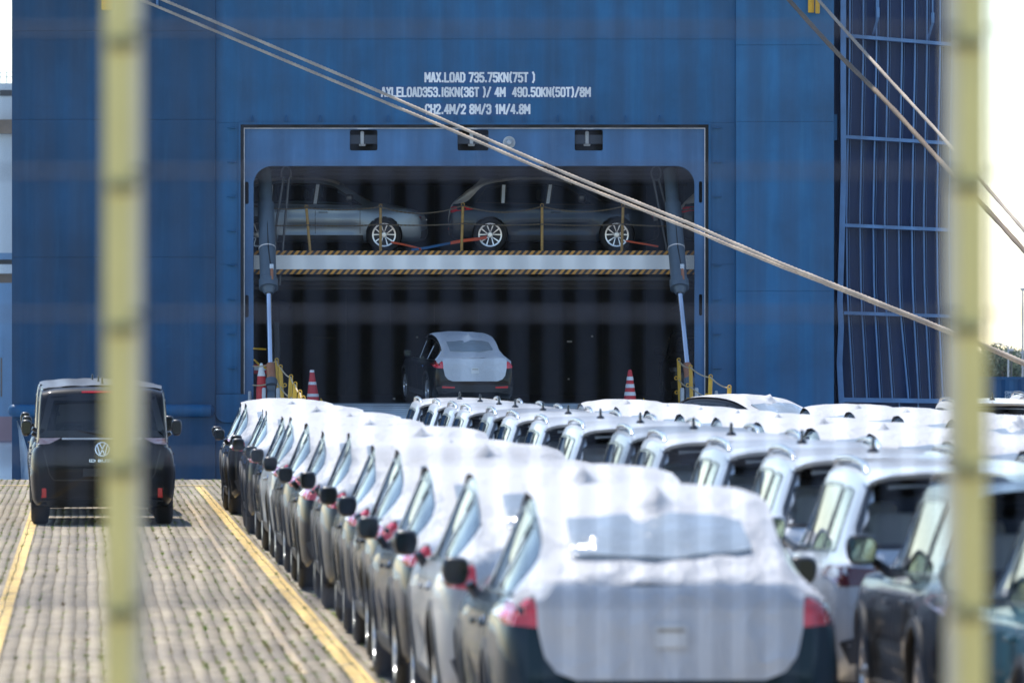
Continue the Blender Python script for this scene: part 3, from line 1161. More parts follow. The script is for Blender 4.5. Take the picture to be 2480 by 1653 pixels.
# hold interior
hz0 = sz_(SILL) - .0
HX0, HX1, HY1 = sx_(560), sx_(1740), SY + 32
mb = MB()
mb.box(HX0, HX1, SY + 0.26, HY1, hz0 - 0.2, hz0)
spart('hold_floor', mb, 'hold', 0)
mb = MB()
mb.box(HX0 - .2, HX0, SY + .26, HY1, hz0, 8.5)
mb.box(HX1, HX1 + .2, SY + .26, HY1, hz0, 8.5)
mb.box(HX0 - .2, HX1 + .2, HY1, HY1 + .2, hz0, 8.5)
spart('hold_wall', mb, 'hold', 0)
mb = MB()
mb.box(HX0, HX1, SY + .26, HY1, 7.0, 7.2)
spart('hold_ceiling', mb, 'hold', 0)
DECKY = SY + 0.75
DZ = sz_(607, DECKY)
d_b0, d_b1 = sz_(664, DECKY), sz_(607, DECKY)
mb = MB()
mb.box(HX0, HX1, DECKY + .06, HY1, DZ - .30, DZ - .004)
spart('upper_deck', mb, 'hold', 0)
hzt, hzb = sz_(617.5, DECKY), sz_(652, DECKY)
mb = MB()
mb.box(HX0, HX1, DECKY, DECKY + .055, hzb + .001, hzt - .001)
spart('deck_edge', mb, 'deck_white', 0, label='white painted edge beam of the upper car deck')
for a, b in ((hzt, DZ), (d_b0, hzb)):
    mb = MB()
    mb.box(HX0, HX1, DECKY - .004, DECKY + .05, a, b)
    spart('hazard_strip', mb, 'hazard', 0, label='black and orange hazard stripes along the deck edge')
for k, zz in enumerate((674, 684, 694)):
    mb = MB()
    mb.box(HX0, HX1, DECKY + .35 + .8 * k, DECKY + .45 + .8 * k, sz_(zz + 5, DECKY), sz_(zz - 4, DECKY))
    spart('deck_beam', mb, 'hold_beam', 0)
for k in range(9):
    x = HX0 + 0.5 + k * 1.28
    mb = MB()
    mb.box(x, x + .12, DECKY + .06, HY1 - 1, DZ - .48, DZ - .305)
    spart('deck_girder', mb, 'hold_beam', 0)
for k in range(7):
    mb = MB()
    y = SY + 4 + 4 * k
    mb.box(HX0, HX1, y, y + .2, 6.72, 6.99)
    spart('ceiling_beam', mb, 'hold_beam', 0)

for (ox, oy, w_) in ((1308, 784, .12), (1360, 772, .05), (958, 774, .05), (745, 776, .5), (1306, 870, .05), (905, 915, .06)):
    p = O(ox, oy, SY + 9)
    mb = MB()
    mb.cbox(tuple(p), (w_, .06, .045), .01)
    spart('hold_glint', mb, 'letter_white' if w_ != .5 else 'hold_beam', 30)  # white boxes added to stand for glints; the wide one is dark
for k in range(10):
    x = HX0 + .4 + k * 1.18
    mb = MB()
    mb.box(x, x + .22, HY1 - .35, HY1 - .01, hz0, 6.95)
    spart('hold_frame', mb, 'hold', 0)
mb = MB()
mb.tube([(HX0 + .25, SY + 1.0, 3.6), (HX0 + .25, HY1 - 1, 3.6)], .09, 8)
mb.tube([(HX1 - .25, SY + 1.0, 3.5), (HX1 - .25, HY1 - 1, 3.5)], .09, 8)
spart('hold_pipe', mb, 'hold_beam', 40)

# ------------------------------------------------------------------ ramp
RYN = 133.5
ramp_t = thing('stern_ramp', 'grey steel stern ramp lowered from the ship onto the quay', 'ramp', (0, SY, 0))


def ramp_pt(px_at_sill, Y):
    """point on the ramp surface: x on the sill (photo column) carried along the lane direction"""
    t = (SY - Y) / (SY - RYN)
    z = hz0 + 0.02 + (0.16 - hz0) * t
    return Vector((sx_(px_at_sill) - LS * (SY - Y), Y, z))


mb = MB()
vs = []
for Y in (SY - .02, RYN):
    for px in (618, 1678):
        p = ramp_pt(px, Y)
        vs += [(p.x, p.y - SY, p.z), (p.x, p.y - SY, p.z - 0.3)]
mb.add(vs, [(0, 2, 6, 4), (1, 5, 7, 3), (0, 4, 5, 1), (2, 3, 7, 6), (4, 6, 7, 5), (0, 1, 3, 2)])
part('ramp_deck', mb, 'ramp_grey', ramp_t, 0)
mb = MB()
a, b2 = ramp_pt(618, RYN), ramp_pt(1678, RYN)
mb.add([(a.x, a.y - SY - .005, a.z - .005), (b2.x, b2.y - SY - .005, b2.z - .005), (b2.x + .12, RYN - 2.6 - SY, .03), (a.x + .12, RYN - 2.6 - SY, .03)], [(0, 1, 2, 3)])
part('ramp_flap', mb, 'ramp_grey', ramp_t, 0)
for k in range(26):
    Y = SY - .8 - k * 0.85
    mb = MB()
    p, q = ramp_pt(640, Y), ramp_pt(1656, Y)
    mb.box(p.x, q.x, Y - SY, Y - SY + .05, p.z - .01, p.z + .009)
    part('grip_bar', mb, 'ramp_grey', ramp_t, 0)

# hydraulic cylinders
def cylinder(label, top, bot, rod_end, cop_end, clv):
    base = Vector(clv)
    t = thing('hydraulic_cylinder', label, 'cylinder', base, 0, 'hydraulic cylinders of the ramp')
    L = lambda p: Vector(p) - base
    d = (Vector(bot) - Vector(top)).normalized()
    P = lambda k: L(Vector(top).lerp(Vector(bot), k))
    mb = MB()
    mb.tube([P(0), P(.28), P(.285), P(.95)], [0.15, .15, .185, .185], 24)
    part('barrel', mb, 'cyl_grey', t, 40)
    mb = MB()
    mb.tube([P(.93), P(.935), P(1.0)], [.20, .215, .215], 24)
    mb.tube([P(1.0), L(Vector(bot) + d * .14)], [.15, .10], 20)
    part('gland', mb, 'cyl_grey', t, 40)
    mb = MB()
    mb.tube([P(.66), P(.668)], .195, 24)
    part('clamp_band', mb, 'dirty_white', t, 40)
    mb = MB()
    mb.tube([L(bot), L(rod_end)], .062, 18)
    part('rod', mb, 'chrome', t, 50)
    mb = MB()
    mb.tube([L(rod_end), L(cop_end)], [.092, .10], 18)
    part('sleeve', mb, 'copper', t, 50)
    ce = L(cop_end)
    mb = MB()
    mb.tube([ce, ce + d * .16], .125, 18)
    mb.lathe([(0.0, -.085), (.20, -.085), (.21, -.06), (.21, .06), (.20, .085), (0.0, .085)], 20, 'x', (ce.x + .005, ce.y - .05, ce.z - .42))
    mb.cbox((ce.x + .005, ce.y - .03, ce.z - .27), (.19, .22, .30), .03)
    part('rod_eye', mb, 'cyl_grey', t, 40)
    for s in (-1, 1):
        mb = MB()
        mb.cbox((ce.x + s * .155, ce.y - .05, ce.z - .62), (.085, .42, .88), .03)
        part('clevis_plate', mb, 'clevis_grey', t, 30)
    mb = MB()
    q = [P(0.3) + Vector((.02, -.19, 0)), P(.66) + Vector((.03, -.21, 0)), P(.78) + Vector((.06, -.20, 0)), P(.84) + Vector((.09, -.19, 0))]
    mb.tube(q, .016, 6)
    part('pipe', mb, 'hose', t, 40)
    mb = MB()
    mb.tube([P(.84) + Vector((.09, -.20, 0)), P(.93) + Vector((.09, -.20, 0))], .035, 8)
    part('fitting', mb, 'copper', t, 40)
    mb = MB()
    mb.cbox(P(.82) + Vector((.09, -.215, 0)), (.09, .03, .13), .01)
    part('tag_plate', mb, 'film_white', t, 30)
    return t


cylinder('grey hydraulic ramp cylinder with chrome rod at the left side of the stern door', O(608, 392, SY + 1.1), O(617, 662, SY - .5), O(621.5, 836, SY - 1.5), O(623, 871, SY - 1.7), O(624, 940, SY - 2.0))
cylinder('grey hydraulic ramp cylinder with chrome rod at the right side of the stern door', O(1539, 392, SY + 1.1), O(1561, 662, SY - .5), O(1578, 836, SY - 1.5), O(1583, 871, SY - 1.7), O(1587, 940, SY - 2.0))


def hoist(label, x0, z0, x1, z1, flip=1):
    b = O(x1, z1, SY + 1.0)
    t = thing('hoist_cable', label, 'cable', b)
    mb = MB()
    tp = O(x0, z0, SY + 1.2) - b
    ringp = [tp + Vector((.11 * math.cos(a), 0, .16 * math.sin(a))) for a in np.linspace(-2.2, 5.35, 18)]
    mb.tube(ringp, .022, 6)
    mb.cbox(tp + Vector((0, 0, .26)), (.12, .08, .22), .02)
    part('shackle', mb, 'cable', t, 40)
    for s in (-1, 1):
        mb = MB()
        e = Vector((s * .05, 0, 0))
        q = [tp + Vector((s * .06, 0, -.14)), tp * 0.5 + Vector((s * .10 - .04 * flip, 0, 0)), Vector((s * .05, 0, 0))]
        pts = [q[0].lerp(q[1], k / 6) if k <= 6 else q[1].lerp(q[2], (k - 6) / 6) for k in range(13)]
        mb.tube(pts, .028, 6)
        part('cable_strand', mb, 'cable', t, 40)


hoist('dark steel hoist cable hanging from a shackle at the left of the door', 657, 398, 637, 655)
hoist('dark steel hoist cable hanging from a shackle at the right of the door', 1507, 398, 1549, 640, -1)
b = O(603, 940, SY + .4)
t = thing('rubber_hose', 'black rubber hoses hanging beside the left ramp cylinder', 'hose', b)
for k in range(2):
    mb = MB()
    pts = [O(632 + 5 * k, 740, SY + .7) - b, O(634 + 5 * k, 800, SY + .6) - b, O(632 + 6 * k, 850, SY + .5) - b, O(622 + 8 * k, 885, SY + .45) - b, O(606 + 6 * k, 925, SY + .4) - b]
    mb.tube(pts, [.045, .045, .05, .06, .06], 8)
    part('hose', mb, 'hose', t, 40)
mb = MB()
mb.tube([O(583, 800, SY - .2) - b, O(610, 802, SY + .3) - b], .022, 6)
mb.tube([O(584, 826, SY - .2) - b, O(596, 838, SY) - b, O(612, 846, SY + .1) - b], .022, 6)
part('tie_strap', mb, 'yellow_rail', t, 30)
# deck stanchions with chains on the upper deck
SPX = [(712, 477), (874, 475), (1060, 472), (1245, 474), (1428, 474)]
heads = []
for k, (ox, oy) in enumerate(SPX):
    x = sx_(ox * KO, DECKY + .1)
    t = thing('deck_stanchion', ['leftmost', 'second from left', 'middle', 'second from right', 'rightmost'][k] + ' rusty yellow post on the upper deck edge', 'post', (x, DECKY + .12, DZ), 0, 'posts along the upper deck edge')
    mb = MB()
    hgt = sz_(oy * KO, DECKY + .1) - DZ
    lean = -0.08 if k == 0 else (0.03 if k in (2, 4) else 0)
    mb.tube([(0, 0, 0), (-lean * -1.0, 0, hgt)], .033, 10)
    part('pole', mb, 'rusty_yellow', t, 40)
    mb = MB()
    mb.tube([Vector((lean + .035 * math.cos(a), 0, hgt + .025 + .035 * math.sin(a))) for a in np.linspace(0, 6.28, 12)], .010, 5, False)
    part('eyelet', mb, 'rusty_yellow', t, 40)
    heads.append((x + lean, hgt))


def sag(p, q, s, n=14):
    p, q = Vector(p), Vector(q)
    return [p.lerp(q, k / n) - Vector((0, 0, 4 * s * (k / n) * (1 - k / n))) for k in range(n + 1)]


ends = [(sx_(612.6), 1.0)] + heads + [(sx_(1683), .95)]
for frac, lab in ((1.0, 'upper'), (0.60, 'lower')):
    t = thing('guard_chain', f'{lab} rusty chain slung between the upper deck posts', 'chain', (ends[0][0], DECKY + .12, DZ))
    for k in range(len(ends) - 1):
        p = (ends[k][0] - ends[0][0], -.035, ends[k][1] * frac)
        q = (ends[k + 1][0] - ends[0][0], -.035, ends[k + 1][1] * frac)
        pts = sag(p, q, [.05, .06, .16, .14, .12, .10][k] if frac == 1 else .03, 40)
        mb = MB()
        mb.tube(pts, [.011 if i % 2 else .021 for i in range(len(pts))], 5)
        part('chain_span', mb, 'chain', t, 60)


# ramp side stanchions with cords
def ramp_rail(px, dys, side, lab, grp):
    tops = []
    for k, dy in enumerate(dys):
        Y = SY - 1.0 - dy
        p = ramp_pt(px, Y)
        hgt = 0.98
        lean = (.05 if side < 0 else .03) * (1 if k < 2 else -1)
        t = thing('ramp_stanchion', ['first', 'second', 'third', 'fourth', 'fifth', 'sixth'][k] + f' yellow post from the ship on the {lab} ramp edge', 'post', p, 0, grp)
        mb = MB()
        mb.tube([(0, 0, 0), (-lean, 0, hgt)], .042 if k < 2 else .046, 10)
        part('pole', mb, 'yellow_rail', t, 40)
        for hh, sd in ((hgt + .03, 0), (hgt * .62, 1), (hgt * .3, 1)):
            mb = MB()
            xx = -lean * hh / hgt + (.07 * -side if sd else 0)
            mb.tube([Vector((xx + .035 * math.cos(a), -.01, hh + .035 * math.sin(a))) for a in np.linspace(0, 6.28, 12)], .012, 5, False)
            part('eyelet', mb, 'yellow_rail', t, 40)
        tops.append(p + Vector((-lean, -.03, hgt + .01)))
    t = thing('rail_cord', f'beige cord strung between the yellow posts on the {lab} ramp edge', 'cord', tops[0])
    start = Vector((tops[0].x - .55 * (1 if side < 0 else -.3), SY - .4, tops[0].z - .12))
    allp = [start] + tops
    for lvl in (0, 1):
        for a, b in zip(allp[:-1], allp[1:]):
            mb = MB()
            dz = Vector((0, 0, -.42 * lvl))
            mb.tube([q - tops[0] for q in sag(a + dz, b + dz, .05, 8)], .015, 5)
            part('cord_span', mb, 'cord', t, 60)
    return tops


ramp_rail(673, [0, 3, 7.2, 10.2, 13.4, 15.6], -1, 'left', 'posts along the left ramp edge')
ramp_rail(1638, [0, 3, 7.2, 11.5], 1, 'right', 'posts along the right ramp edge')


# cones
def cone(label, base, h, lean, r=0.19):
    t = thing('traffic_cone', label, 'cone', base, 0, 'traffic cones at the ramp')
    mb = MB()
    prof = [(0.0, h), (.028, h), (.045, h * .96), (r * .82, .05), (r * .86, .03), (r * .86, .03)]
    mb.lathe([(r * .86, .03), (r * .82, .05), (.045, h * .965), (.03, h), (0.001, h)], 20, 'z')
    for i, v in enumerate(mb.v):
        mb.v[i] = (v[0] + lean * v[2], v[1], v[2])
    part('cone_body', mb, 'cone_red', t, 50)
    mb = MB()
    mb.cbox((0, 0, .018), (r * 2.3, r * 2.3, .034), .012)
    part('base_plate', mb, 'cone_red', t, 30)
    for a, b in ((.93, .995), (.60, .68), (.28, .36)) if lean <= 0 else ((.72, .82), (.52, .62), (.31, .41)):
        mb = MB()
        rr = lambda k: (.045 + (r * .82 - .045) * (1 - (k * h - .05) / (h * .915))) + .004
        mb.lathe([(rr(a), a * h), (rr(b), b * h)], 20, 'z')
        mb.f = mb.f[:-2]
        for i, v in enumerate(mb.v):
            mb.v[i] = (v[0] + lean * v[2], v[1], v[2])
        part('reflective_band', mb, 'cone_white', t, 50)


cone('red cone with white bands leaning on the ramp left of the dark car', ramp_pt(753, SY - 1.6), .82, -0.035)
cone('red cone with three white bands on the ramp right of the dark car', ramp_pt(1512, SY - 1.6), .82, 0.001)
# large cone behind the left cylinder
b = ramp_pt(632, SY - .35) + Vector((0, 0, 0))
t = thing('traffic_cone', 'large dark red cone with pale tip behind the left ramp cylinder', 'cone', b, 0, 'traffic cones at the ramp')
mb = MB()
mb.lathe([(.12, 0), (.115, .3), (.09, .62)], 20, 'z')
part('cone_body', mb, 'cone_red', t, 50)
mb = MB()
mb.lathe([(.09, .62), (.03, .90), (.001, .91)], 20, 'z')
part('tip', mb, 'deck_white', t, 50)
# red sign with white arrow
b = O(600, 858, SY + .9)
t = thing('sign_board', 'small red sign with white bar and arrow left of the ramp cylinder', 'sign', b)
mb = MB()
mb.box(-.19, .19, 0, .02, 0, .21)
part('panel', mb, 'cone_red', t, 0)
mb = MB()
mb.box(-.16, .02, -.006, -.001, .08, .15)
mb.add([(.02, -.004, .04), (.15, -.004, .115), (.02, -.004, .19)], [(0, 1, 2)])
part('arrow', mb, 'letter_white', t, 0)
mb = MB()
mb.box(-.02, .02, .021, .05, -(b.z - hz0), .2)
part('stand', mb, 'grey_sign', t, 0)
# yellow wedges
for px, lab in ((774, 'left'), (1545, 'right')):
    p = ramp_pt(px, SY - 2.2)
    t = thing('wheel_wedge', f'yellow and grey wedge standing beside the {lab} banded cone', 'wedge', p)
    mb = MB()
    mb.add([(-.02, 0, 0), (.10, 0, 0), (-.05, 0, .24), (-.02, .1, 0), (.10, .1, 0), (-.05, .1, .24), (-.08, 0, 0.05), (-.08, .1, .05)], [(0, 1, 2), (3, 5, 4), (1, 4, 5, 2), (0, 2, 6), (3, 7, 5), (0, 3, 4, 1), (2, 5, 7, 6)])
    part('wedge_body', mb, 'yellow_rail', t, 0)
    mb = MB()
    mb.box(-.095, -.055, -.005, .105, 0, .16)
    part('handle', mb, 'grey_sign', t, 0)
# fire box / small pale things by the door bottom left
for ox, hh, lab in ((606, .33, 'taller'), (616, .14, 'shorter')):
    p = ramp_pt(ox - 3 if ox < 610 else ox + 2, SY - .25)
    t = thing('guide_pin', f'{lab} pale steel pin standing at the left end of the ramp sill', 'pin', Vector((sx_(ox), SY - .3, hz0 - .08)))
    mb = MB()
    mb.tube([(0, 0, 0), (.0, 0, hh), (.005, 0, hh + .04)], [.045, .038, .03], 10)
    part('pin', mb, 'clevis_grey', t, 40)
    mb = MB()
    mb.cbox((0, 0, .01), (.13, .13, .03), .008)
    part('foot', mb, 'clevis_grey', t, 30)
p = Vector((sx_(1735), SY - .3, hz0 - .12))
t = thing('guide_pin', 'pale steel pin at the right end of the ramp sill', 'pin', p)
mb = MB()
mb.tube([(0, 0, 0), (-.01, 0, .36), (-.015, 0, .42)], [.05, .042, .03], 10)
part('pin', mb, 'clevis_grey', t, 40)
mb = MB()
mb.cbox((0, 0, .01), (.13, .13, .03), .008)
part('foot', mb, 'clevis_grey', t, 30)


# ------------------------------------------------------------------ mooring ropes
def rope(pts3, r, mat, label, step=0.05, pitch=0.42):
    pts3 = [Vector(p) for p in pts3]
    # resample by catmull-rom
    dense = []
    for i in range(len(pts3) - 1):
        p0, p1, p2, p3 = pts3[max(i - 1, 0)], pts3[i], pts3[i + 1], pts3[min(i + 2, len(pts3) - 1)]
        m = max(2, int((p2 - p1).length / step))
        for k in range(m):
            u = k / m
            dense.append(0.5 * ((2 * p1) + (p2 - p0) * u + (2 * p0 - 5 * p1 + 4 * p2 - p3) * u * u + (3 * p1 - p0 - 3 * p2 + p3) * u ** 3))
    dense.append(pts3[-1])
    nn = 12
    v, f = [], []
    s = 0
    for i, p in enumerate(dense):
        d = (dense[min(i + 1, len(dense) - 1)] - dense[max(i - 1, 0)]).normalized()
        a = d.cross(Vector((0, 0, 1))).normalized()
        bb = d.cross(a)
        if i:
            s += (p - dense[i - 1]).length
        ph = 2 * math.pi * s / pitch
        rj = r * (1 + .05 * math.sin(s * 3.1) + .04 * math.sin(s * 7.7))
        for k in range(nn):
            th = 2 * math.pi * k / nn
            rr = rj * (0.66 + 0.42 * abs(math.cos(1.5 * (th - ph / 1.0))))
            v.append(p + (a * math.cos(th) + bb * math.sin(th)) * rr)
    for i in range(len(dense) - 1):
        for k in range(nn):
            f.append((i * nn + k, i * nn + (k + 1) % nn, (i + 1) * nn + (k + 1) % nn, (i + 1) * nn + k))
    base = dense[-1]
    mbr = MB()
    mbr.add([q - base for q in v], f)
    me = mbr.mesh('mooring_rope', mat, 70)
    o = link('mooring_rope', me, None, base)
    tag(o, label, 'rope')
    return o


def rp(list_, off=0):
    out = []
    for (px, py) in list_:
        Y = 155.3 - (px - 340) / (2480 - 340) * 27.0
        out.append(W(px, py, Y))
    return out


low = [(195, -62), (343, 0), (620, 117), (900, 234), (1080, 309), (1369, 433), (1660, 549), (1760, 591), (1900, 648), (2003, 688), (2320, 814), (2480, 882), (2700, 985)]
upp = [(249, -62), (395, 0), (640, 104), (900, 214), (1080, 293), (1369, 419), (1660, 537), (1760, 580.6), (1900, 641), (2003, 682), (2320, 809), (2480, 877), (2700, 982)]
rope(rp(low), .034, 'rope', 'lower of the two pale mooring ropes crossing in front of the stern')
ru = rope(rp(upp), .034, 'rope', 'upper of the two pale mooring ropes crossing in front of the stern')
ru.location.y -= 0.11


def rp2(list_):
    return [W(px, py, 155.0 - (px - 1900) / 580 * 20.0) for px, py in list_]


rope(rp2([(1830, -90), (1911, 0), (2021, 121), (2146, 246), (2293, 407), (2379, 495), (2436, 557), (2600, 740)]), .050, 'rope_b', 'thick brown mooring rope at the upper right')
rope(rp2([(1900, -92), (1982, 0), (2128, 164), (2257, 304), (2314, 368), (2379, 441), (2480, 557), (2640, 745)]), .036, 'rope', 'thin pale mooring rope at the upper right')

# ================================================================== CARS
def cr(xs, ys):
    """monotone cubic interpolation"""
    xs = np.array(xs, float)
    ys = np.array(ys, float)
    d = np.diff(ys) / np.diff(xs)
    m_ = np.zeros(len(xs))
    m_[0], m_[-1] = d[0], d[-1]
    for i in range(1, len(xs) - 1):
        if d[i - 1] * d[i] > 0:
            m_[i] = 2 * d[i - 1] * d[i] / (d[i - 1] + d[i])

    def fn(x):
        x = min(max(x, xs[0]), xs[-1])
        i = min(int(np.searchsorted(xs, x, side='right')) - 1, len(xs) - 2)
        h = xs[i + 1] - xs[i]
        t = (x - xs[i]) / h
        return float((2 * t ** 3 - 3 * t ** 2 + 1) * ys[i] + (t ** 3 - 2 * t ** 2 + t) * h * m_[i] + (-2 * t ** 3 + 3 * t ** 2) * ys[i + 1] + (t ** 3 - t ** 2) * h * m_[i + 1])
    return fn


def sstep(a, b, x):
    t = min(max((x - a) / (b - a), 0), 1)
    return t * t * (3 - 2 * t)


class Car:
    pass


def car_shape(L, hw_, top, bot, wid, belt, roofw, axles, wr, sculpt=1.0):
    c = Car()
    c.L, c.axles, c.wr = L, axles, wr
    c.top = cr(*zip(*top))
    c.bot = cr(*zip(*bot))
    c.wid = cr(*zip(*wid))
    c.belt = cr(*zip(*belt))
    c.roofw = cr(*zip(*roofw))

    def ctrl(y):
        w, T, zb, B, rw = c.wid(y), c.top(y), c.bot(y), c.belt(y), c.roofw(y)
        s = sstep(0.02, 0.40, T - B)
        zs = min(B - .10, T - .11)
        zc = min(B, T - .05)
        zl = zs - zb
        p = [(0, zb), (.80 * w, zb), (.945 * w, zb + .05), (.985 * w, zb + .28 * zl), (w, zb + .62 * zl), (.985 * w, zs), (.950 * w, zc),
             ((.91 + .01 * s) * w, min(B + .035, T - .034)),
             (.85 * w + (rw + .05 - .85 * w) * s, (T - .022) + (-.128) * s),
             (.75 * w + (rw - .03 - .75 * w) * s, (T - .012) - .036 * s),
             (.45 * w + (.6 * rw - .45 * w) * s, T - .005 - .006 * s), (0, T)]
        return p

    def sec(y, u):
        p = ctrl(y)
        i = min(int(u), 10)
        t = u - i
        P = lambda k: (-p[-k][0], p[-k][1]) if k < 0 else ((-p[22 - k][0], p[22 - k][1]) if k > 11 else p[k])
        a, b_, d, e = P(i - 1), P(i), P(i + 1), P(i + 2)
        o = []
        for k in (0, 1):
            o.append(0.5 * (2 * b_[k] + (d[k] - a[k]) * t + (2 * a[k] - 5 * b_[k] + 4 * d[k] - e[k]) * t * t + (3 * b_[k] - a[k] - 3 * d[k] + e[k]) * t ** 3))
        x, z = o
        if sculpt:
            # scooped door panel, flared arches
            if 1.5 < u < 6.5:
                a0, a1 = axles
                g = sstep(a0 + .3, a0 + .75, y) * (1 - sstep(a1 - .75, a1 - .35, y))
                x -= sculpt * .030 * g * math.exp(-((z - .50) / .13) ** 2)
                x -= sculpt * .010 * g * math.exp(-((z - .84) / .06) ** 2)
                for ax in axles:
                    x += sculpt * .020 * math.exp(-((y - ax) / .42) ** 2) * math.exp(-((z - .62) / .28) ** 2)
        return x, z
    c.sec = sec
    ys = [0, .008, .02, .035, .055, .08, .11, .145, .19, .24, .30, .36]
    ys = ys + list(np.arange(.40, L - .38, .045)) + [L - q for q in reversed(ys)]
    us = [k / 4 for k in range(45)]
    rows = []
    for y in ys:
        half = [sec(y, u) for u in us]
        rows.append([(x, y, z) for x, z in half] + [(-x, y, z) for x, z in reversed(half[1:-1])])
    m_ = len(rows[0])
    c.v = [p for r in rows for p in r]
    c.f = []
    for i in range(len(rows) - 1):
        for j in range(m_):
            k = (j + 1) % m_
            c.f.append((i * m_ + j, (i + 1) * m_ + j, (i + 1) * m_ + k, i * m_ + k))
    c.f.append(tuple(range(m_)))
    c.f.append(tuple(reversed([(len(rows) - 1) * m_ + j for j in range(m_)])))
    c.bvh = BVHTree.FromPolygons(c.v, c.f)
    c.holes = []
    return c


def inpoly(x, y, poly):
    r = False
    j = len(poly) - 1
    for i in range(len(poly)):
        xi, yi = poly[i]
        xj, yj = poly[j]
        if (yi > y) != (yj > y) and x < (xj - xi) * (y - yi) / (yj - yi) + xi:
            r = not r
        j = i
    return r


def resample(poly, step):
    out = []
    for i in range(len(poly)):
        a, b_ = poly[i], poly[(i + 1) % len(poly)]
        l = math.hypot(b_[0] - a[0], b_[1] - a[1])
        k = max(1, int(round(l / step)))
        for t in range(k):
            out.append((a[0] + (b_[0] - a[0]) * t / k, a[1] + (b_[1] - a[1]) * t / k))
    return out


def inset(poly, d):
    n_ = len(poly)
    area = sum(poly[i][0] * poly[(i + 1) % n_][1] - poly[(i + 1) % n_][0] * poly[i][1] for i in range(n_))
    s = 1 if area > 0 else -1
    out = []
    for i in range(n_):
        p0, p1, p2 = Vector(poly[i - 1]), Vector(poly[i]), Vector(poly[(i + 1) % n_])
        d1, d2 = (p1 - p0).normalized(), (p2 - p1).normalized()
        n1, n2 = Vector((-d1.y, d1.x)) * s, Vector((-d2.y, d2.x)) * s
        bis = n1 + n2
        if bis.length < 1e-4:
            bis = n1
        bis.normalize()
        k = max(0.45, bis.dot(n1))
        q = p1 + bis * (d / k)
        out.append((q.x, q.y))
    return out


def cast(c, axis, a, b_, side=1):
    if axis == 'side':
        o_, d = Vector((2.5 * side, a, b_)), Vector((-side, 0, 0))
    elif axis == 'rear':
        o_, d = Vector((a, -2, b_)), Vector((0, 1, 0))
    elif axis == 'front':
        o_, d = Vector((a, c.L + 2, b_)), Vector((0, -1, 0))
    else:
        o_, d = Vector((a, b_, 4)), Vector((0, 0, -1))
    h = c.bvh.ray_cast(o_, d)
    if h[0] is None:
        h = c.bvh.find_nearest(o_ + d * (1.6 if axis == 'side' else 2.05))
    nrm = h[1]
    if nrm.dot(d) > 0:
        nrm = -nrm
    return h[0], nrm, d


def patch(c, poly, axis, off, thick=0.012, step=0.06, side=1, mb=None, fn=None, holes=()):
    mb = mb or MB()
    if side < 0 and axis == 'side':
        pass
    ol_ = resample(poly, step)
    pts = [Vector(p) for p in ol_]
    n0 = len(pts)
    edges = [(i, (i + 1) % n0) for i in range(n0)]
    xs = [p[0] for p in ol_]
    zs = [p[1] for p in ol_]
    inn = inset(poly, step * 0.45)
    gx = np.arange(min(xs) + step / 2, max(xs), step)
    gz = np.arange(min(zs) + step / 2, max(zs), step)
    for x in gx:
        for z in gz:
            if inpoly(x, z, inn):
                pts.append(Vector((float(x), float(z))))
    r = delaunay_2d_cdt(pts, edges, [], 1, 1e-6)
    vs, fs = r[0], r[2]
    P, Nn = [], []
    for p in vs:
        q, nn, d = cast(c, axis, p.x, p.y, side)
        o2 = off + (fn(p.x, p.y) if fn else 0)
        P.append(q + nn * o2)
        Nn.append(nn)
    base = len(mb.v)
    faces_ = []
    for f in fs:
        a, b_, e = [P[i] for i in f]
        nn = (b_ - a).cross(e - a)
        if nn.dot(Nn[f[0]]) < 0:
            f = list(reversed(f))
        faces_.append(tuple(f))
    if thick:
        cnt = {}
        for f in faces_:
            for i in range(3):
                k = (f[i], f[(i + 1) % 3])
                cnt[k] = cnt.get(k, 0) + 1
        bd = [k for k in cnt if (k[1], k[0]) not in cnt]
        mp = {}
        for a, b_ in bd:
            for q in (a, b_):
                if q not in mp:
                    mp[q] = len(P)
                    P.append(P[q] - Nn[q] * thick)
        for a, b_ in bd:
            faces_.append((b_, a, mp[a], mp[b_]))
    mb.add(P, faces_)
    return mb


def body_mesh(c, name, mat='paint'):
    """body shell with wheel arches and window openings taken out"""
    out = []
    for f in c.f:
        if len(f) != 4:
            out.append(f)
            continue
        ct = [sum(c.v[i][k] for i in f) / 4 for k in range(3)]
        kill = False
        if abs(ct[0]) > .50:
            for ax in c.axles:
                if (ct[1] - ax) ** 2 + (ct[2] - c.wr) ** 2 < (c.wr + .035) ** 2:
                    kill = True
        for axis, poly in c.holes:
            if axis == 'side':
                if abs(ct[0]) > .35 and inpoly(ct[1], ct[2], poly):
                    kill = True
            elif axis == 'rear':
                if ct[1] < 1.3 and inpoly(ct[0], ct[2], poly):
                    kill = True
            elif axis == 'front':
                if ct[1] > 2.4 and inpoly(ct[0], ct[2], poly):
                    kill = True
        if not kill:
            out.append(f)
    mb = MB()
    mb.add(c.v, out)
    return mb.mesh(name, mat, 40)


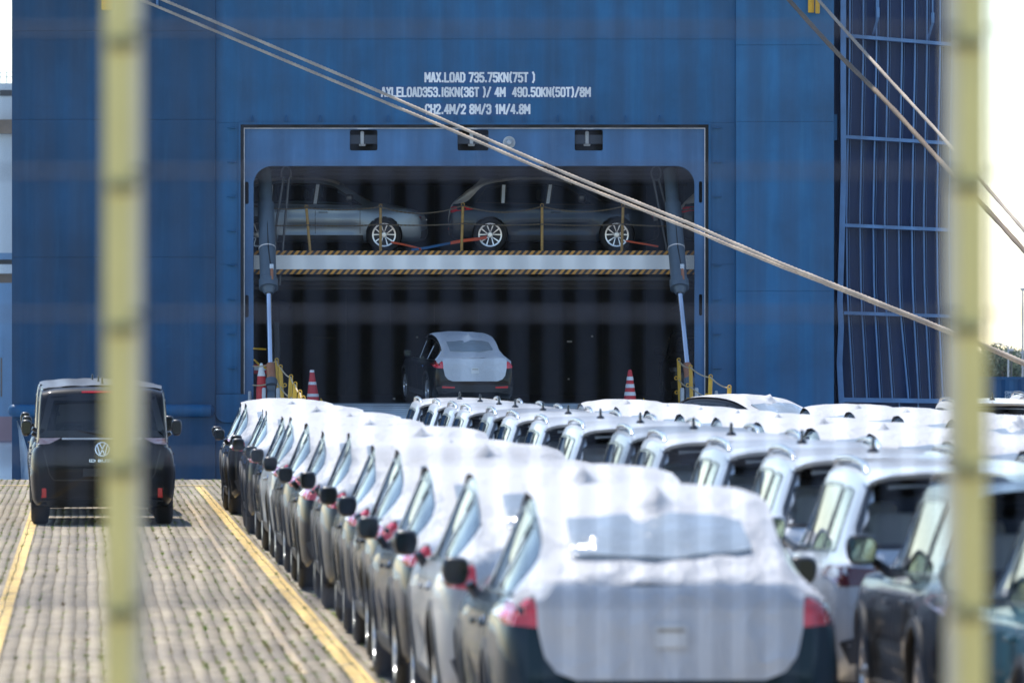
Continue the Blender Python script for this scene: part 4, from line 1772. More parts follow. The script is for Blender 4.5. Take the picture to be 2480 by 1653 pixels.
def wheel_meshes(r, w):
    mt = MB()
    ri = r * 0.68
    mt.lathe([(ri, -w / 2 + .02), (ri + .03, -w / 2), (r - .035, -w / 2 + .008), (r - .006, -w / 2 + .035), (r, -w * .25), (r, w * .25), (r - .006, w / 2 - .035), (r - .035, w / 2 - .008), (ri + .03, w / 2), (ri, w / 2 - .02)], 36, 'x', closed=True)
    tyre = mt.mesh('tyre', 'tyre', 40)
    mr = MB()
    # outer lip ring
    mr.lathe([(ri + .006, w / 2 - .022), (ri + .004, w / 2 - .008), (ri - .022, w / 2 - .012), (ri - .028, w / 2 - .05), (ri - .02, -w / 2 + .03), (ri + .006, -w / 2 + .02)], 36, 'x', closed=True)
    for k in range(5):
        for s in (-1, 1):
            a = 2 * math.pi * k / 5
            a0, a1 = a + s * .10, a + s * .30
            r0, r1 = .055, ri - .015
            def pt(rr, aa, x):
                return (x, rr * math.sin(aa), rr * math.cos(aa))
            t0, t1 = .16, .065
            vs = []
            for (rr, aa, tt, x) in ((r0, a0, t0 / 1.3, w / 2 - .028), (r1, a1, t1, w / 2 - .012)):
                vs += [pt(rr, aa - tt, x), pt(rr, aa + tt, x), pt(rr, aa + tt, x - .035), pt(rr, aa - tt, x - .035)]
            mr.add(vs, [(0, 1, 5, 4), (1, 2, 6, 5), (2, 3, 7, 6), (3, 0, 4, 7)])
    mr.lathe([(0.001, w / 2 - .012), (.05, w / 2 - .014), (.065, w / 2 - .03), (.065, w / 2 - .07), (.001, w / 2 - .07)], 16, 'x')
    rim = mr.mesh('rim', 'rim', 30)
    md = MB()
    md.lathe([(0.001, w / 2 - .065), (ri - .02, w / 2 - .072), (ri - .02, w / 2 - .085), (.001, w / 2 - .085)], 28, 'x')
    disc = md.mesh('brake_disc', 'rim_dark', 40)
    return tyre, rim, disc


WHEEL = wheel_meshes(0.362, 0.245)


def soft_box(c, s, r, seg=3):
    return MB().cbox(c, s, r, seg)


def build_car(name, label, cat, shape, spec, loc, rotz, color, group):
    """spec keys: windows, rear_window, covered, rails, lamps ..."""
    c = shape
    t = thing(name, label, cat, loc, rotz, group)
    K_ = dict(parent=t, color=color)
    # windows
    panes = []
    for poly in spec['side_windows']:
        c.holes.append(('side', inset(poly, .035)))
    if spec.get('rear_window'):
        c.holes.append(('rear', inset(spec['rear_window'], spec.get('rear_frame', .03) + .012)))
    if spec.get('windscreen'):
        c.holes.append(('front', inset(spec['windscreen'], .045)))
    link('body', body_mesh(c, 'body'), **K_)
    gl = spec.get('glass', 'glass')

    def window(nm, poly, axis, side, g, fw=.022):
        mo = patch(c, poly, axis, .003, .010, .07, side)
        # frame: annulus made from outer patch minus inner area
        inn = inset(poly, fw)
        keep = []
        base = mo
        fr = MB()
        o1 = resample(poly, .06)
        # ring quads
        i1 = []
        n_ = len(poly)
        pin = inset(poly, fw)
        for i in range(n_):
            a, b_ = poly[i], poly[(i + 1) % n_]
            ai, bi = pin[i], pin[(i + 1) % n_]
            l = math.hypot(b_[0] - a[0], b_[1] - a[1])
            k = max(1, int(round(l / .06)))
            for q in range(k):
                i1.append(((a[0] + (b_[0] - a[0]) * q / k, a[1] + (b_[1] - a[1]) * q / k), (ai[0] + (bi[0] - ai[0]) * q / k, ai[1] + (bi[1] - ai[1]) * q / k)))
        V, Fc = [], []
        for po, pi in i1:
            q, nn, d = cast(c, axis, po[0], po[1], side)
            q2, nn2, d = cast(c, axis, pi[0], pi[1], side)
            V += [q - nn * .008, q + nn * .007, q2 + nn2 * .007, q2 - nn2 * .014]
        m2 = len(i1)
        for i in range(m2):
            j = (i + 1) % m2
            for k in range(3):
                Fc.append((4 * i + k, 4 * j + k, 4 * j + k + 1, 4 * i + k + 1))
        fr.add(V, Fc)
        bm = bmesh.new()
        me_ = fr.mesh('window_frame', 'trim', 40)
        bm.from_mesh(me_)
        bmesh.ops.recalc_face_normals(bm, faces=bm.faces[:])
        bm.to_mesh(me_)
        bm.free()
        pane = MB()
        patch(c, inn, axis, .001, 0, .08, side, pane)
        po_ = link(nm, pane.mesh(nm, g, 60), **K_)
        link('window_frame', me_, po_, color=color)

    for side in (-1, 1):
        for poly in spec['side_windows']:
            window('side_window', poly, 'side', side, gl)
    if spec.get('rear_window'):
        window('rear_window', spec['rear_window'], 'rear', 1, spec.get('rear_glass', 'glass_dark'), spec.get('rear_frame', .03))
    if spec.get('windscreen'):
        window('windscreen', spec['windscreen'], 'front', 1, gl, .03)
    # interior tub, headliner
    mb = MB()
    iw = c.wid(c.L / 2) - .12
    y0, y1 = .55, c.L - 1.0
    z0, z1 = .38, c.belt(c.L / 2) - .03
    mb.add([(-iw, y0, z0), (iw, y0, z0), (iw, y1, z0), (-iw, y1, z0), (-iw, y0, z1), (iw, y0, z1), (iw, y1, z1), (-iw, y1, z1)], [(0, 1, 2, 3), (0, 4, 5, 1), (1, 5, 6, 2), (3, 7, 4, 0), (2, 6, 7, 3)])
    mb.box(-iw + .02, iw - .02, y1 - .35, y1 + .35, z1 - .15, z1 - .02)
    ya_, yb_ = spec.get('liner', (1.0, c.L - 1.7))
    rows = []
    for y in np.linspace(ya_, yb_, 10):
        r_ = []
        for u in np.linspace(8.8, 11, 6):
            x, z = c.sec(y, u)
            r_.append((x * .96, y, z - .03))
        rows.append(r_ + [(-p[0], p[1], p[2]) for p in reversed(r_[:-1])])
    kk = len(rows[0])
    mb.add([p for r_ in rows for p in r_], [(i * kk + j, i * kk + j + 1, (i + 1) * kk + j + 1, (i + 1) * kk + j) for i in range(9) for j in range(kk - 1)])
    link('interior', mb.mesh('interior', 'interior', 0), **K_)
    sm = spec.get('seat', 'seat_dark')
    sy_r, sy_f = spec.get('seats', (1.05, 2.15))
    seat = MB()
    seat.cbox((0, sy_r + .06, .82), (1.25, .16, .62), .06)
    for x in (-.42, 0, .42):
        seat.cbox((x, sy_r, 1.20), (.33, .11, .25), .05, 3)
        seat.tube([(x, sy_r, 1.05), (x, sy_r, 1.14)], .02, 6)
    link('rear_seat', seat.mesh('rear_seat', sm, 50), **K_)
    for x in (-.40, .40):
        seat = MB()
        seat.cbox((x, sy_f, .86), (.50, .15, .66), .06)
        seat.cbox((x, sy_f - .04, 1.27), (.27, .10, .20), .045, 3)
        seat.tube([(x, sy_f, 1.10), (x, sy_f - .02, 1.20)], .02, 6)
        link('front_seat', seat.mesh('front_seat', sm, 50), **K_)
    # wheel arches and cladding
    for ax in c.axles:
        ro, ri = c.wr + .085, c.wr + .028
        arc = [(ax + ro * math.cos(a), c.wr + ro * math.sin(a)) for a in np.linspace(-.30, math.pi + .30, 20)]
        arc += [(ax + ri * math.cos(a), c.wr + ri * math.sin(a)) for a in np.linspace(math.pi + .28, -.28, 20)]
        for side in (-1, 1):
            link('wheel_arch', patch(c, arc, 'side', .014, .03, .06, side).mesh('wheel_arch', spec.get('arch', 'paint'), 40), **K_)
        n_ = 14
        for side in (-1, 1):
            well = MB()
            V = []
            for k in range(n_ + 1):
                a = -.35 + (math.pi + .7) * k / n_
                for x in (.52, c.wid(ax) - .02):
                    V.append((side * x, ax + (c.wr + .05) * math.cos(a), c.wr + (c.wr + .05) * math.sin(a)))
            o_ = len(well.v)
            well.add(V, [(2 * k, 2 * k + 1, 2 * k + 3, 2 * k + 2) for k in range(n_)] + [tuple(2 * k for k in range(n_ + 1))])
            link('wheel_well', well.mesh('wheel_well', 'interior', 40), **K_)
        for side in (-1, 1):
            xw = c.wid(ax) - .135
            ty_ = bpy.data.objects.new('wheel', WHEEL[0])
            C.objects.link(ty_)
            ty_.parent = t
            ty_.location = (side * xw, ax, c.wr)
            if side < 0:
                ty_.rotation_euler = (0, 0, math.pi)
            sc_ = c.wr / .362
            ty_.scale = (1, sc_, sc_)
            link('rim', WHEEL[1], ty_)
            link('brake_disc', WHEEL[2], ty_)
    a0, a1 = c.axles
    for side in (-1, 1):
        sp = [(a0 + c.wr + .06, .25), (a1 - c.wr - .06, .25), (a1 - c.wr - .06, .37), (a0 + c.wr + .06, .37)]
        link('side_sill', patch(c, sp, 'side', .012, .02, .09, side).mesh('side_sill', 'cladding', 40), **K_)
    rb = spec['rear_bumper']
    link('rear_bumper', patch(c, rb, 'rear', .012, .025, .07).mesh('rear_bumper', spec.get('bumper_mat', 'cladding'), 40), **K_)
    fb = [(-.72, .30), (.72, .30), (.74, .46), (.5, .52), (-.5, .52), (-.74, .46)]
    link('front_bumper', patch(c, fb, 'front', .012, .025, .08).mesh('front_bumper', 'cladding', 40), **K_)
    for side in (-1, 1):
        hl_ = [(side * .45, .80), (side * .78, .78), (side * .74, .68), (side * .45, .72)]
        link('headlight', patch(c, hl_, 'front', .008, .02, .06).mesh('headlight', 'silver', 40), **K_)
    # door lines (thin dark gaps)
    for yy in spec['door_lines']:
        for side in (-1, 1):
            dl = [(yy, .40), (yy + .013, .40), (yy + .013, c.belt(yy) + .0), (yy, c.belt(yy) + .0)]
            link('door_gap', patch(c, dl, 'side', .0015, 0, .05, side).mesh('door_gap', 'trim', 0), **K_)
    for yy in spec['handles']:
        for side in (-1, 1):
            q, nn, d = cast(c, 'side', yy, c.belt(yy) - .11, side)
            hb_ = MB()
            hb_.cbox(q + nn * .02, (.03, .20, .032), .010)
            link('door_handle', hb_.mesh('door_handle', 'paint', 40), **K_)
    # tail lamps
    for side in (-1, 1):
        poly = [(side * x, z) for x, z in spec['lamp']]
        link('tail_lamp', patch(c, poly, 'rear', .012, .03, .045).mesh('tail_lamp', spec.get('lamp_mat', 'lamp'), 40), **K_)
        if spec.get('reflector'):
            poly = [(side * x, z) for x, z in spec['reflector']]
            link('reflector', patch(c, poly, 'rear', .018, .02, .04).mesh('reflector', 'red_reflector', 40), **K_)
    if spec.get('light_strip'):
        link('light_strip', patch(c, spec['light_strip'], 'rear', .012, .02, .06).mesh('light_strip', spec.get('strip_mat', 'lamp'), 40), **K_)
    # mirrors
    for side in (-1, 1):
        my, mz, mx = spec['mirror']
        mm = MB()
        bm = bmesh.new()
        bmesh.ops.create_icosphere(bm, subdivisions=3, radius=1.0)
        for v in bm.verts:
            x, y, z = v.co
            p = 4.2
            nrm = (abs(x) ** p + abs(y) ** p + abs(z) ** p) ** (1 / p)
            x, y, z = x / nrm, y / nrm, z / nrm
            zz = z * spec['msize'][1]
            xx = x * (spec['msize'][0] - .018 * (z < 0) * -z)
            yy2 = y * .075 if y < 0 else y * .11 * (1 - .35 * abs(x))
            v.co = (xx, yy2, zz)
        bm.verts.index_update()
        mm.add([v.co + Vector((side * mx, my, mz)) for v in bm.verts], [[v.index for v in f.verts] for f in bm.faces])
        bm.free()
        q, nn, d = cast(c, 'side', my + .05, mz - .14, side)
        mm.tube([q - nn * .02, (side * (mx - .08), my + .02, mz - .07)], [.035, .03], 8)
        mo_ = link('mirror', mm.mesh('mirror', spec.get('mirror_mat', 'trim'), 60), **K_)
        mg = MB()
        ma, mb2 = spec['msize'][0] * .80, spec['msize'][1] * .74
        loop = rrect(-ma, ma, -mb2, mb2, .035, 4)
        mg.add([(side * mx + x, my - .079, mz + z) for x, z in loop], [tuple(range(len(loop)))])
        link('mirror_glass', mg.mesh('mirror_glass', spec.get('mirror_glass', 'mirror'), 0), mo_)
    # antenna, rails
    if spec.get('antenna'):
        ay = spec['antenna']
        z = c.top(ay)
        an = MB()
        an.lathe([(.05, 0), (.042, .02), (.016, .04), (.013, .11), (.009, .115), (.0005, .117)], 10, 'z', (0, ay, z - .004))
        link('antenna', an.mesh('antenna', 'trim', 40), **K_)
    if spec.get('rails'):
        ry0, ry1 = spec['rails']
        for side in (-1, 1):
            pts = []
            for k in range(25):
                u = k / 24
                y = ry0 + (ry1 - ry0) * u
                x, z = c.sec(y, 9.05)
                lift = .052 * min(1, (u / .10)) ** .5 * min(1, ((1 - u) / .10)) ** .5
                pts.append((side * x, y, z + lift - .004))
            rr = MB()
            rr.tube(pts, .021, 8)
            link('roof_rail', rr.mesh('roof_rail', 'silver', 50), **K_)
    if spec.get('spoiler'):
        s0, s1 = spec['spoiler']
        rows = []
        for y in np.linspace(s0, s1, 6):
            r_ = []
            for u in np.linspace(8.4, 11, 8):
                x, z = c.sec(max(y, s1 - .02), u)
                dz = -.025 * (s1 - y) / (s1 - s0)
                r_.append((x, y, z + .008 + dz))
            rows.append(r_ + [(-p[0], p[1], p[2]) for p in reversed(r_[:-1])])
        kk = len(rows[0])
        sp_ = MB()
        V = [p for r_ in rows for p in r_] + [(p[0], p[1] + .03, p[2] - .03) for p in rows[0]]
        Fc = [(i * kk + j, i * kk + j + 1, (i + 1) * kk + j + 1, (i + 1) * kk + j) for i in range(5) for j in range(kk - 1)]
        Fc += [(6 * kk + j, 6 * kk + j + 1, j + 1, j) for j in range(kk - 1)]
        sp_.add(V, Fc)
        link('spoiler', sp_.mesh('spoiler', 'paint', 40), **K_)
    # pillar film and tapes
    for poly in spec.get('pillar_films', []):
        for side in (-1, 1):
            link('pillar_film', patch(c, poly, 'side', .006, .004, .06, side).mesh('pillar_film', 'film_white', 40), **K_)
    for poly in spec.get('quarter_films', []):
        for side in (-1, 1):
            link('quarter_film', patch(c, poly, 'side', .006, .004, .05, side).mesh('quarter_film', 'film_white', 40), **K_)
    for poly in spec.get('tapes', []):
        for side in (-1, 1):
            link('blue_tape', patch(c, poly, 'side', .008, .004, .05, side).mesh('blue_tape', 'tape_blue', 40), **K_)
    return t


def cover_mesh(c, y0, y1, thr, fin_y, seed, hang=.05, fin_h=.115):
    """fabric cover lying on roof and tail"""
    r2 = random.Random(seed)
    ph = [r2.uniform(0, 6.28) for _ in range(8)]
    n_, m_ = 64, 56
    ysl = [y0 + (y1 - y0) * (k / n_) ** 1.25 for k in range(n_ + 1)]
    rows = []
    for y in ysl:
        ut = thr(y)
        r_ = []
        for j in range(m_ + 1):
            s = -1 + 2 * j / m_
            u = 11 - (11 - ut) * abs(s)
            x, z = c.sec(y, u)
            x *= (1 if s >= 0 else -1)
            r_.append(Vector((x, y, z)))
        rows.append(r_)
    out = []
    for i in range(n_ + 1):
        rr = []
        for j in range(m_ + 1):
            a = rows[min(i + 1, n_)][j] - rows[max(i - 1, 0)][j]
            b_ = rows[i][min(j + 1, m_)] - rows[i][max(j - 1, 0)]
            nn = b_.cross(a).normalized()
            p = rows[i][j]
            w = .003 * math.sin(p.x * 9 + 3.1 * p.y + ph[0]) * math.sin(p.y * 5.0 + ph[1]) + .002 * math.sin(p.y * 13 + p.x * 4 + ph[2]) + .002 * math.sin(p.x * 21 - p.y * 7 + ph[3])
            w += .006 * max(0, math.sin(p.y * 2.4 + p.x * 1.5 + ph[4])) ** 6 + .005 * math.exp(-((p.x - .3 * math.sin(ph[5])) / .10) ** 2) * math.sin(p.y * 3 + ph[6])
            rearw = 1 - sstep(.5, 1.0, p.y)
            w += rearw * (.004 * math.sin(p.x * 15 + 5 * math.sin(p.y * 7 + ph[2]) + ph[1]) + .004 * math.sin(p.x * 27 + p.y * 19 + ph[5]) * math.sin(p.y * 11 + ph[3]))
            edge = abs(-1 + 2 * j / m_)
            w += .014 * edge ** 8
            dfx, dfy = p.x, p.y - fin_y
            fin = fin_h * math.exp(-(abs(dfx) / .07) ** 1.3) * (math.exp(-((dfy) / .09) ** 2) if dfy < 0 else math.exp(-abs(dfy) / .16))
            fin += .022 * math.exp(-(dfx / .30) ** 2 - (dfy / .40) ** 2)
            q = p + nn * (.016 + w) + Vector((0, 0, fin))
            rr.append(q)
        out.append(rr)
    # hem at the rear
    hem = [q + Vector((0, -.022, -hang * (1 + .15 * math.sin(q.x * 5 + ph[7])))) for q in out[0]]
    out = [hem] + out
    # side hems folded in
    k = m_ + 1
    V = [p for r_ in out for p in r_]
    Fc = [(i * k + j, i * k + j + 1, (i + 1) * k + j + 1, (i + 1) * k + j) for i in range(len(out) - 1) for j in range(m_)]
    mb = MB()
    mb.add(V, Fc)
    return mb.mesh('cover', 'cover', 70)


# ---- shapes
WID = [(0, .775), (.05, .845), (.12, .885), (.3, .92), (.8, .937), (3.8, .935), (4.2, .885), (4.45, .77), (4.55, .66), (4.6, .50)]
BOT = [(0, .40), (.1, .30), (.5, .22), (4.2, .22), (4.5, .27), (4.6, .38)]
BELT = [(0, .99), (.6, 1.02), (1.5, 1.00), (3.0, .97), (3.7, .965), (4.6, .93)]


def shape_coupe():
    top = [(0, .68), (.02, .83), (.05, 1.05), (.09, 1.135), (.16, 1.185), (.30, 1.255), (.6, 1.395), (1.0, 1.53), (1.4, 1.605), (1.9, 1.635), (2.3, 1.62), (2.65, 1.54), (2.95, 1.41), (3.25, 1.21), (3.42, 1.10), (3.7, 1.055), (4.1, 1.0), (4.38, .92), (4.52, .84), (4.58, .76), (4.6, .62)]
    rw = [(0, .61), (.5, .61), (1.2, .61), (2.2, .615), (3.0, .61), (3.8, .62), (4.6, .4)]
    return car_shape(4.6, .93, top, BOT, WID, BELT, rw, (.90, 3.67), .375)


def shape_suv():
    top = [(0, .68), (.02, .82), (.05, 1.00), (.10, 1.08), (.18, 1.19), (.32, 1.41), (.46, 1.56), (.60, 1.615), (1.0, 1.645), (1.6, 1.665), (2.2, 1.655), (2.6, 1.59), (2.9, 1.46), (3.22, 1.24), (3.40, 1.115), (3.7, 1.065), (4.1, 1.005), (4.38, .925), (4.52, .845), (4.58, .77), (4.6, .62)]
    rw = [(0, .63), (.5, .64), (1.2, .655), (2.2, .665), (3.0, .65), (3.8, .64), (4.6, .4)]
    return car_shape(4.6, .93, top, BOT, WID, BELT, rw, (.90, 3.67), .375)


def shape_deck():
    top = [(0, .68), (.02, .82), (.05, 1.00), (.10, 1.08), (.20, 1.17), (.40, 1.34), (.60, 1.465), (.80, 1.545), (1.1, 1.60), (1.6, 1.64), (2.1, 1.64), (2.5, 1.585), (2.85, 1.44), (3.2, 1.23), (3.40, 1.11), (3.7, 1.065), (4.1, 1.005), (4.38, .925), (4.52, .845), (4.58, .77), (4.6, .62)]
    rw = [(0, .62), (.5, .63), (1.2, .65), (2.2, .665), (3.0, .65), (3.8, .64), (4.6, .4)]
    return car_shape(4.6, .93, top, BOT, WID, BELT, rw, (.90, 3.67), .375, 1.5)


def shape_van():
    wid = [(0, .86), (.04, .915), (.10, .95), (.25, .98), (.8, .992), (3.9, .992), (4.3, .95), (4.55, .82), (4.66, .68), (4.71, .5)]
    bot = [(0, .36), (.1, .28), (.5, .24), (4.3, .24), (4.6, .28), (4.71, .36)]
    top = [(0, .80), (.015, 1.02), (.035, 1.16), (.07, 1.38), (.14, 1.66), (.20, 1.80), (.28, 1.87), (.5, 1.915), (1.5, 1.94), (2.6, 1.935), (3.3, 1.85), (3.7, 1.62), (4.1, 1.30), (4.35, 1.10), (4.55, .98), (4.66, .82), (4.71, .62)]
    belt = [(0, 1.06), (1, 1.07), (3.5, 1.05), (4.71, .98)]
    rw = [(0, .80), (1, .815), (3, .80), (3.8, .74), (4.71, .5)]
    return car_shape(4.71, .992, top, bot, wid, belt, rw, (.86, 3.85), .372, sculpt=.6)


def win_strip(c, segs, drop=.155, rise=.055):
    """side windows: list of (y_back_bottom, y_front_bottom, y_back_top, y_front_top)"""
    out = []
    for (b0, b1, t0, t1) in segs:
        poly = []
        for k in range(4):
            y = b0 + (b1 - b0) * k / 3
            poly.append((y, c.belt(y) + rise))
        for k in range(6):
            y = t1 + (t0 - t1) * k / 5
            poly.append((y, max(c.top(y) - drop, c.belt(y) + rise + .03)))
        out.append(poly)
    return out


coupe = shape_coupe()
suv = shape_suv()
van = shape_van()
suv2 = shape_deck()
cw = win_strip(coupe, [(2.22, 3.24, 2.28, 2.66), (1.30, 2.14, 1.30, 2.20), (.52, 1.22, .70, 1.22)], drop=.115)
sw = win_strip(suv, [(2.20, 3.22, 2.26, 2.64), (1.22, 2.12, 1.24, 2.18), (.52, 1.14, .72, 1.16)])
dw = win_strip(suv2, [(2.20, 3.20, 2.26, 2.58), (1.22, 2.12, 1.24, 2.18), (.56, 1.14, .80, 1.16)], drop=.13)
vw_ = win_strip(van, [(2.85, 3.75, 2.88, 3.35), (1.62, 2.77, 1.62, 2.80), (.45, 1.54, .50, 1.54)], drop=.21, rise=.05)
films_c = [[(2.145, 1.06), (2.215, 1.06), (2.275, 1.435), (2.205, 1.435)], [(1.225, 1.07), (1.295, 1.07), (1.295, 1.37), (1.225, 1.355)]]
films_s = [[(2.125, 1.06), (2.195, 1.06), (2.255, 1.475), (2.185, 1.475)], [(1.145, 1.07), (1.215, 1.07), (1.235, 1.47), (1.165, 1.47)]]
lamp_c = [(.62, 1.05), (.78, 1.065), (.89, 1.055), (.93, 1.015), (.93, .97), (.88, .935), (.68, .915)]
lamp_s = [(.52, .97), (.895, .99), (.92, .93), (.86, .86), (.60, .88)]
refl = [(.46, .52), (.74, .535), (.74, .49), (.46, .485)]
bump_c = [(-.80, .36), (-.5, .40), (.5, .40), (.80, .36), (.86, .50), (.70, .56), (-.70, .56), (-.86, .50)]
ws = [(-.52, 1.50), (.52, 1.50), (.66, 1.13), (-.66, 1.13)]
rws = [(-.62, 1.545), (.62, 1.545), (.73, 1.24), (.745, 1.10), (-.745, 1.10), (-.73, 1.24)]
spec_coupe = dict(side_windows=cw, windscreen=ws, rear_bumper=bump_c, door_lines=[1.26, 2.18, 3.16], handles=[1.42, 2.36], lamp=lamp_c, reflector=refl,
                  mirror=(2.93, 1.13, 1.00), msize=(.081, .083), mirror_glass='mirror_dark', seats=(1.15, 2.2), liner=(1.1, 2.55), pillar_films=films_c, arch='cladding',
                  quarter_films=[[(.30, 1.085), (.50, 1.085), (.53, 1.12), (.665, 1.285), (.60, 1.27), (.42, 1.19), (.32, 1.13)]],
                  tapes=[[(1.36, .93), (1.50, .93), (1.50, .88), (1.36, .88)]])
spec_suv = dict(side_windows=sw, windscreen=ws, rear_window=rws, rear_bumper=bump_c, door_lines=[1.22, 2.16, 3.14], handles=[1.38, 2.34], lamp=lamp_s, lamp_mat='lamp_smoked', reflector=refl,
                msize=(.095, .095), mirror=(2.90, 1.17, 1.02), seats=(.74, 2.0), liner=(.62, 2.5), antenna=.95, rails=(.75, 2.55), spoiler=(.30, .62), seat='seat', arch='cladding', mirror_mat='paint', rear_glass='glass_mid')
spec_suv_cov = dict(spec_suv)
spec_suv_cov.update(side_windows=dw, rear_window=None, rails=None, antenna=None, spoiler=None, pillar_films=films_s, seat='seat_dark', arch='paint', mirror_mat='trim', lamp_mat='red_reflector')
spec_van = dict(side_windows=vw_, windscreen=[(-.60, 1.72), (.60, 1.72), (.74, 1.16), (-.74, 1.16)], rear_window=[(-.73, 1.80), (.73, 1.80), (.86, 1.28), (.85, 1.215), (-.85, 1.215), (-.86, 1.28)], rear_frame=.085,
                rear_bumper=[(-.80, .27), (.80, .27), (.84, .34), (.6, .36), (-.6, .36), (-.84, .34)], door_lines=[1.58, 2.80, 3.7], handles=[1.75, 2.95],
                lamp=[(.56, 1.200), (.90, 1.195), (.925, 1.15), (.90, 1.105), (.72, 1.12)], lamp_mat='lamp_van', reflector=[(.765, .51), (.825, .51), (.825, .385), (.765, .385)],
                light_strip=[(-.55, 1.200), (.55, 1.200), (.55, 1.178), (-.55, 1.178)], strip_mat='film_white', msize=(.075, .115), mirror_glass='mirror_dark', mirror=(3.72, 1.30, 1.07), seats=(1.3, 2.7), liner=(.5, 3.2), antenna=.55, rear_glass='glass_dark', arch='paint', mirror_mat='trim')
m_, nt_, b_ = newmat('van_lamp')
nzz = noise(nt_, 9, 2, sc3=(1, 1, 5))
nt_.links.new(mixrgb(nt_, nzz, (0.20, 0.02, 0.04), (0.62, 0.58, 0.62)), b_.inputs['Base Color'])
b_.inputs['Roughness'].default_value = .15
b_.inputs['Coat Weight'].default_value = 1
M['lamp_van'] = m_
M['lamp_smoked'] = simple('smoked_lamp', (.11, .006, .010), .12, var=.3, scale=14, coat=1.0)

# cover edges (section parameter of the lower cover edge along the car)
thr_c = cr([0.05, .18, .34, .50, .75, 1.6, 2.6, 3.2], [6.8, 7.05, 7.6, 8.15, 8.5, 8.6, 8.6, 8.7])
thr_h = cr([0.05, .18, .34, .50, .75, 1.6, 2.6, 3.2], [6.75, 6.95, 7.6, 8.3, 8.75, 8.9, 8.9, 9.0])
thr_s = cr([0.05, .20, .40, .60, .80, 1.6, 2.6, 3.2], [6.75, 6.95, 7.3, 7.9, 8.35, 8.5, 8.5, 8.6])
COV_C = [cover_mesh(coupe, .12, 2.70, thr_c, .92, s, hang=.03) for s in (3, 11, 23)]
COV_H = cover_mesh(coupe, .10, 2.72, thr_h, .92, 31)
COV_S = [cover_mesh(suv2, .10, 2.68, thr_s, .72, s, fin_h=.09) for s in (5, 17)]
low_poly = [(-.72, 1.13), (.72, 1.13), (.71, .92), (.675, .76), (.61, .68), (.50, .64), (-.50, .64), (-.61, .68), (-.675, .76), (-.71, .92)]


def add_cover(t, shape, covers, k):
    c = shape
    o = link('cover', covers[k % len(covers)], t)
    lowm = bpy.data.meshes.get('tailgate_cover_' + ('c' if c is coupe else 's'))
    if lowm is None:
        mb = patch(c, low_poly, 'rear', .020, .012, .05, fn=lambda x, z: .006 * math.sin(x * 7 + z * 5) + .004 * math.sin(z * 16 + x * 3))
        lowm = mb.mesh('tailgate_cover_' + ('c' if c is coupe else 's'), 'cover_low', 60)
    lo = link('tailgate_cover', lowm, t)
    stm = bpy.data.meshes.get('label_sticker_' + ('c' if c is coupe else 's'))
    if stm is None:
        mb = patch(c, [(-.09, .93), (.09, .93), (.09, .81), (-.09, .81)], 'rear', .034, .006, .05)
        stm = mb.mesh('label_sticker_' + ('c' if c is coupe else 's'), 'sticker', 0)
        mb = patch(c, [(-.068, .91), (.068, .91), (.068, .89), (-.068, .89)], 'rear', .037, .001, .05)
        mb.mesh('sticker_print_' + ('c' if c is coupe else 's'), 'sticker_print', 0)
    so = link('label_sticker', stm, lo)
    link('sticker_print', bpy.data.meshes['sticker_print_' + ('c' if c is coupe else 's')], lo)
    if c is coupe:
        fm = bpy.data.meshes.get('film_window')
        if fm is None:
            mb = patch(c, [(-.50, 1.445), (-.2, 1.475), (.26, 1.475), (.44, 1.445), (.47, 1.295), (.1, 1.255), (-.50, 1.265)], 'rear', .036, .03, .04,
                       fn=lambda x, z: .004 * math.sin(x * 11 + z * 9) + .004 * math.sin(x * 23 - z * 17))
            fm = mb.mesh('film_window', 'clear_film', 80)
        link('film_window', fm, o)
    return t


ROW1 = 'covered cars in the leftmost row'
ROW2 = 'uncovered cars in the middle row'
ROW3 = 'covered cars in the third row'
ORD = ['nearest', 'second', 'third', 'fourth', 'fifth', 'sixth', 'seventh', 'eighth', 'ninth', 'tenth', 'eleventh', 'twelfth', 'thirteenth', 'fourteenth', 'fifteenth', 'sixteenth']

# prototypes (built in place as the first car of each row)
col1 = [(.006, .022, .034), (.42, .43, .44), (.010, .013, .022), (.008, .008, .009), (.010, .011, .012), (.06, .065, .07), (.008, .008, .009), (.02, .022, .026), (.40, .41, .42), (.008, .009, .011), (.012, .013, .015), (.09, .095, .10), (.008, .009, .010), (.02, .03, .05)]
n1 = len(col1)
rear_y = [37.4 + 5.37 * k + (0, .1, -.1, .2, .0, .3, -.1, .2, .3, .0, .2, .1, .3, .1)[k] for k in range(n1)]
proto1 = None
colname = lambda c_: 'silver' if c_[0] > .3 else ('grey' if c_[0] > .05 else 'dark')
for k in range(n1):
    p = lane(3.11 - .04 * k / 13 + random.uniform(-.05, .05), rear_y[k])
    lab = f'{ORD[k]} {colname(col1[k])} car under a white cover in the leftmost row'
    if k == n1 - 1:
        lab = 'farthest dark car under a white cover in the leftmost row'
    rz = LA + math.radians(random.uniform(-.9, .9))
    if proto1 is None:
        proto1 = build_car('covered_car', lab, 'car', coupe, spec_coupe, p, rz, col1[k], ROW1)
        t = proto1
    else:
        t = copy_tree(proto1, p, rz, lab, col1[k], ROW1, skip=('cover', 'tailgate_cover'))
    sc_ = 1.0 + (0, .012, -.015, .01, -.008, .018, -.012, .006, .015, -.014, .008, -.006, .012, 0)[k]
    t.scale = (1.0 + (sc_ - 1) * .5, sc_, sc_)
    add_cover(t, coupe, COV_C, k)

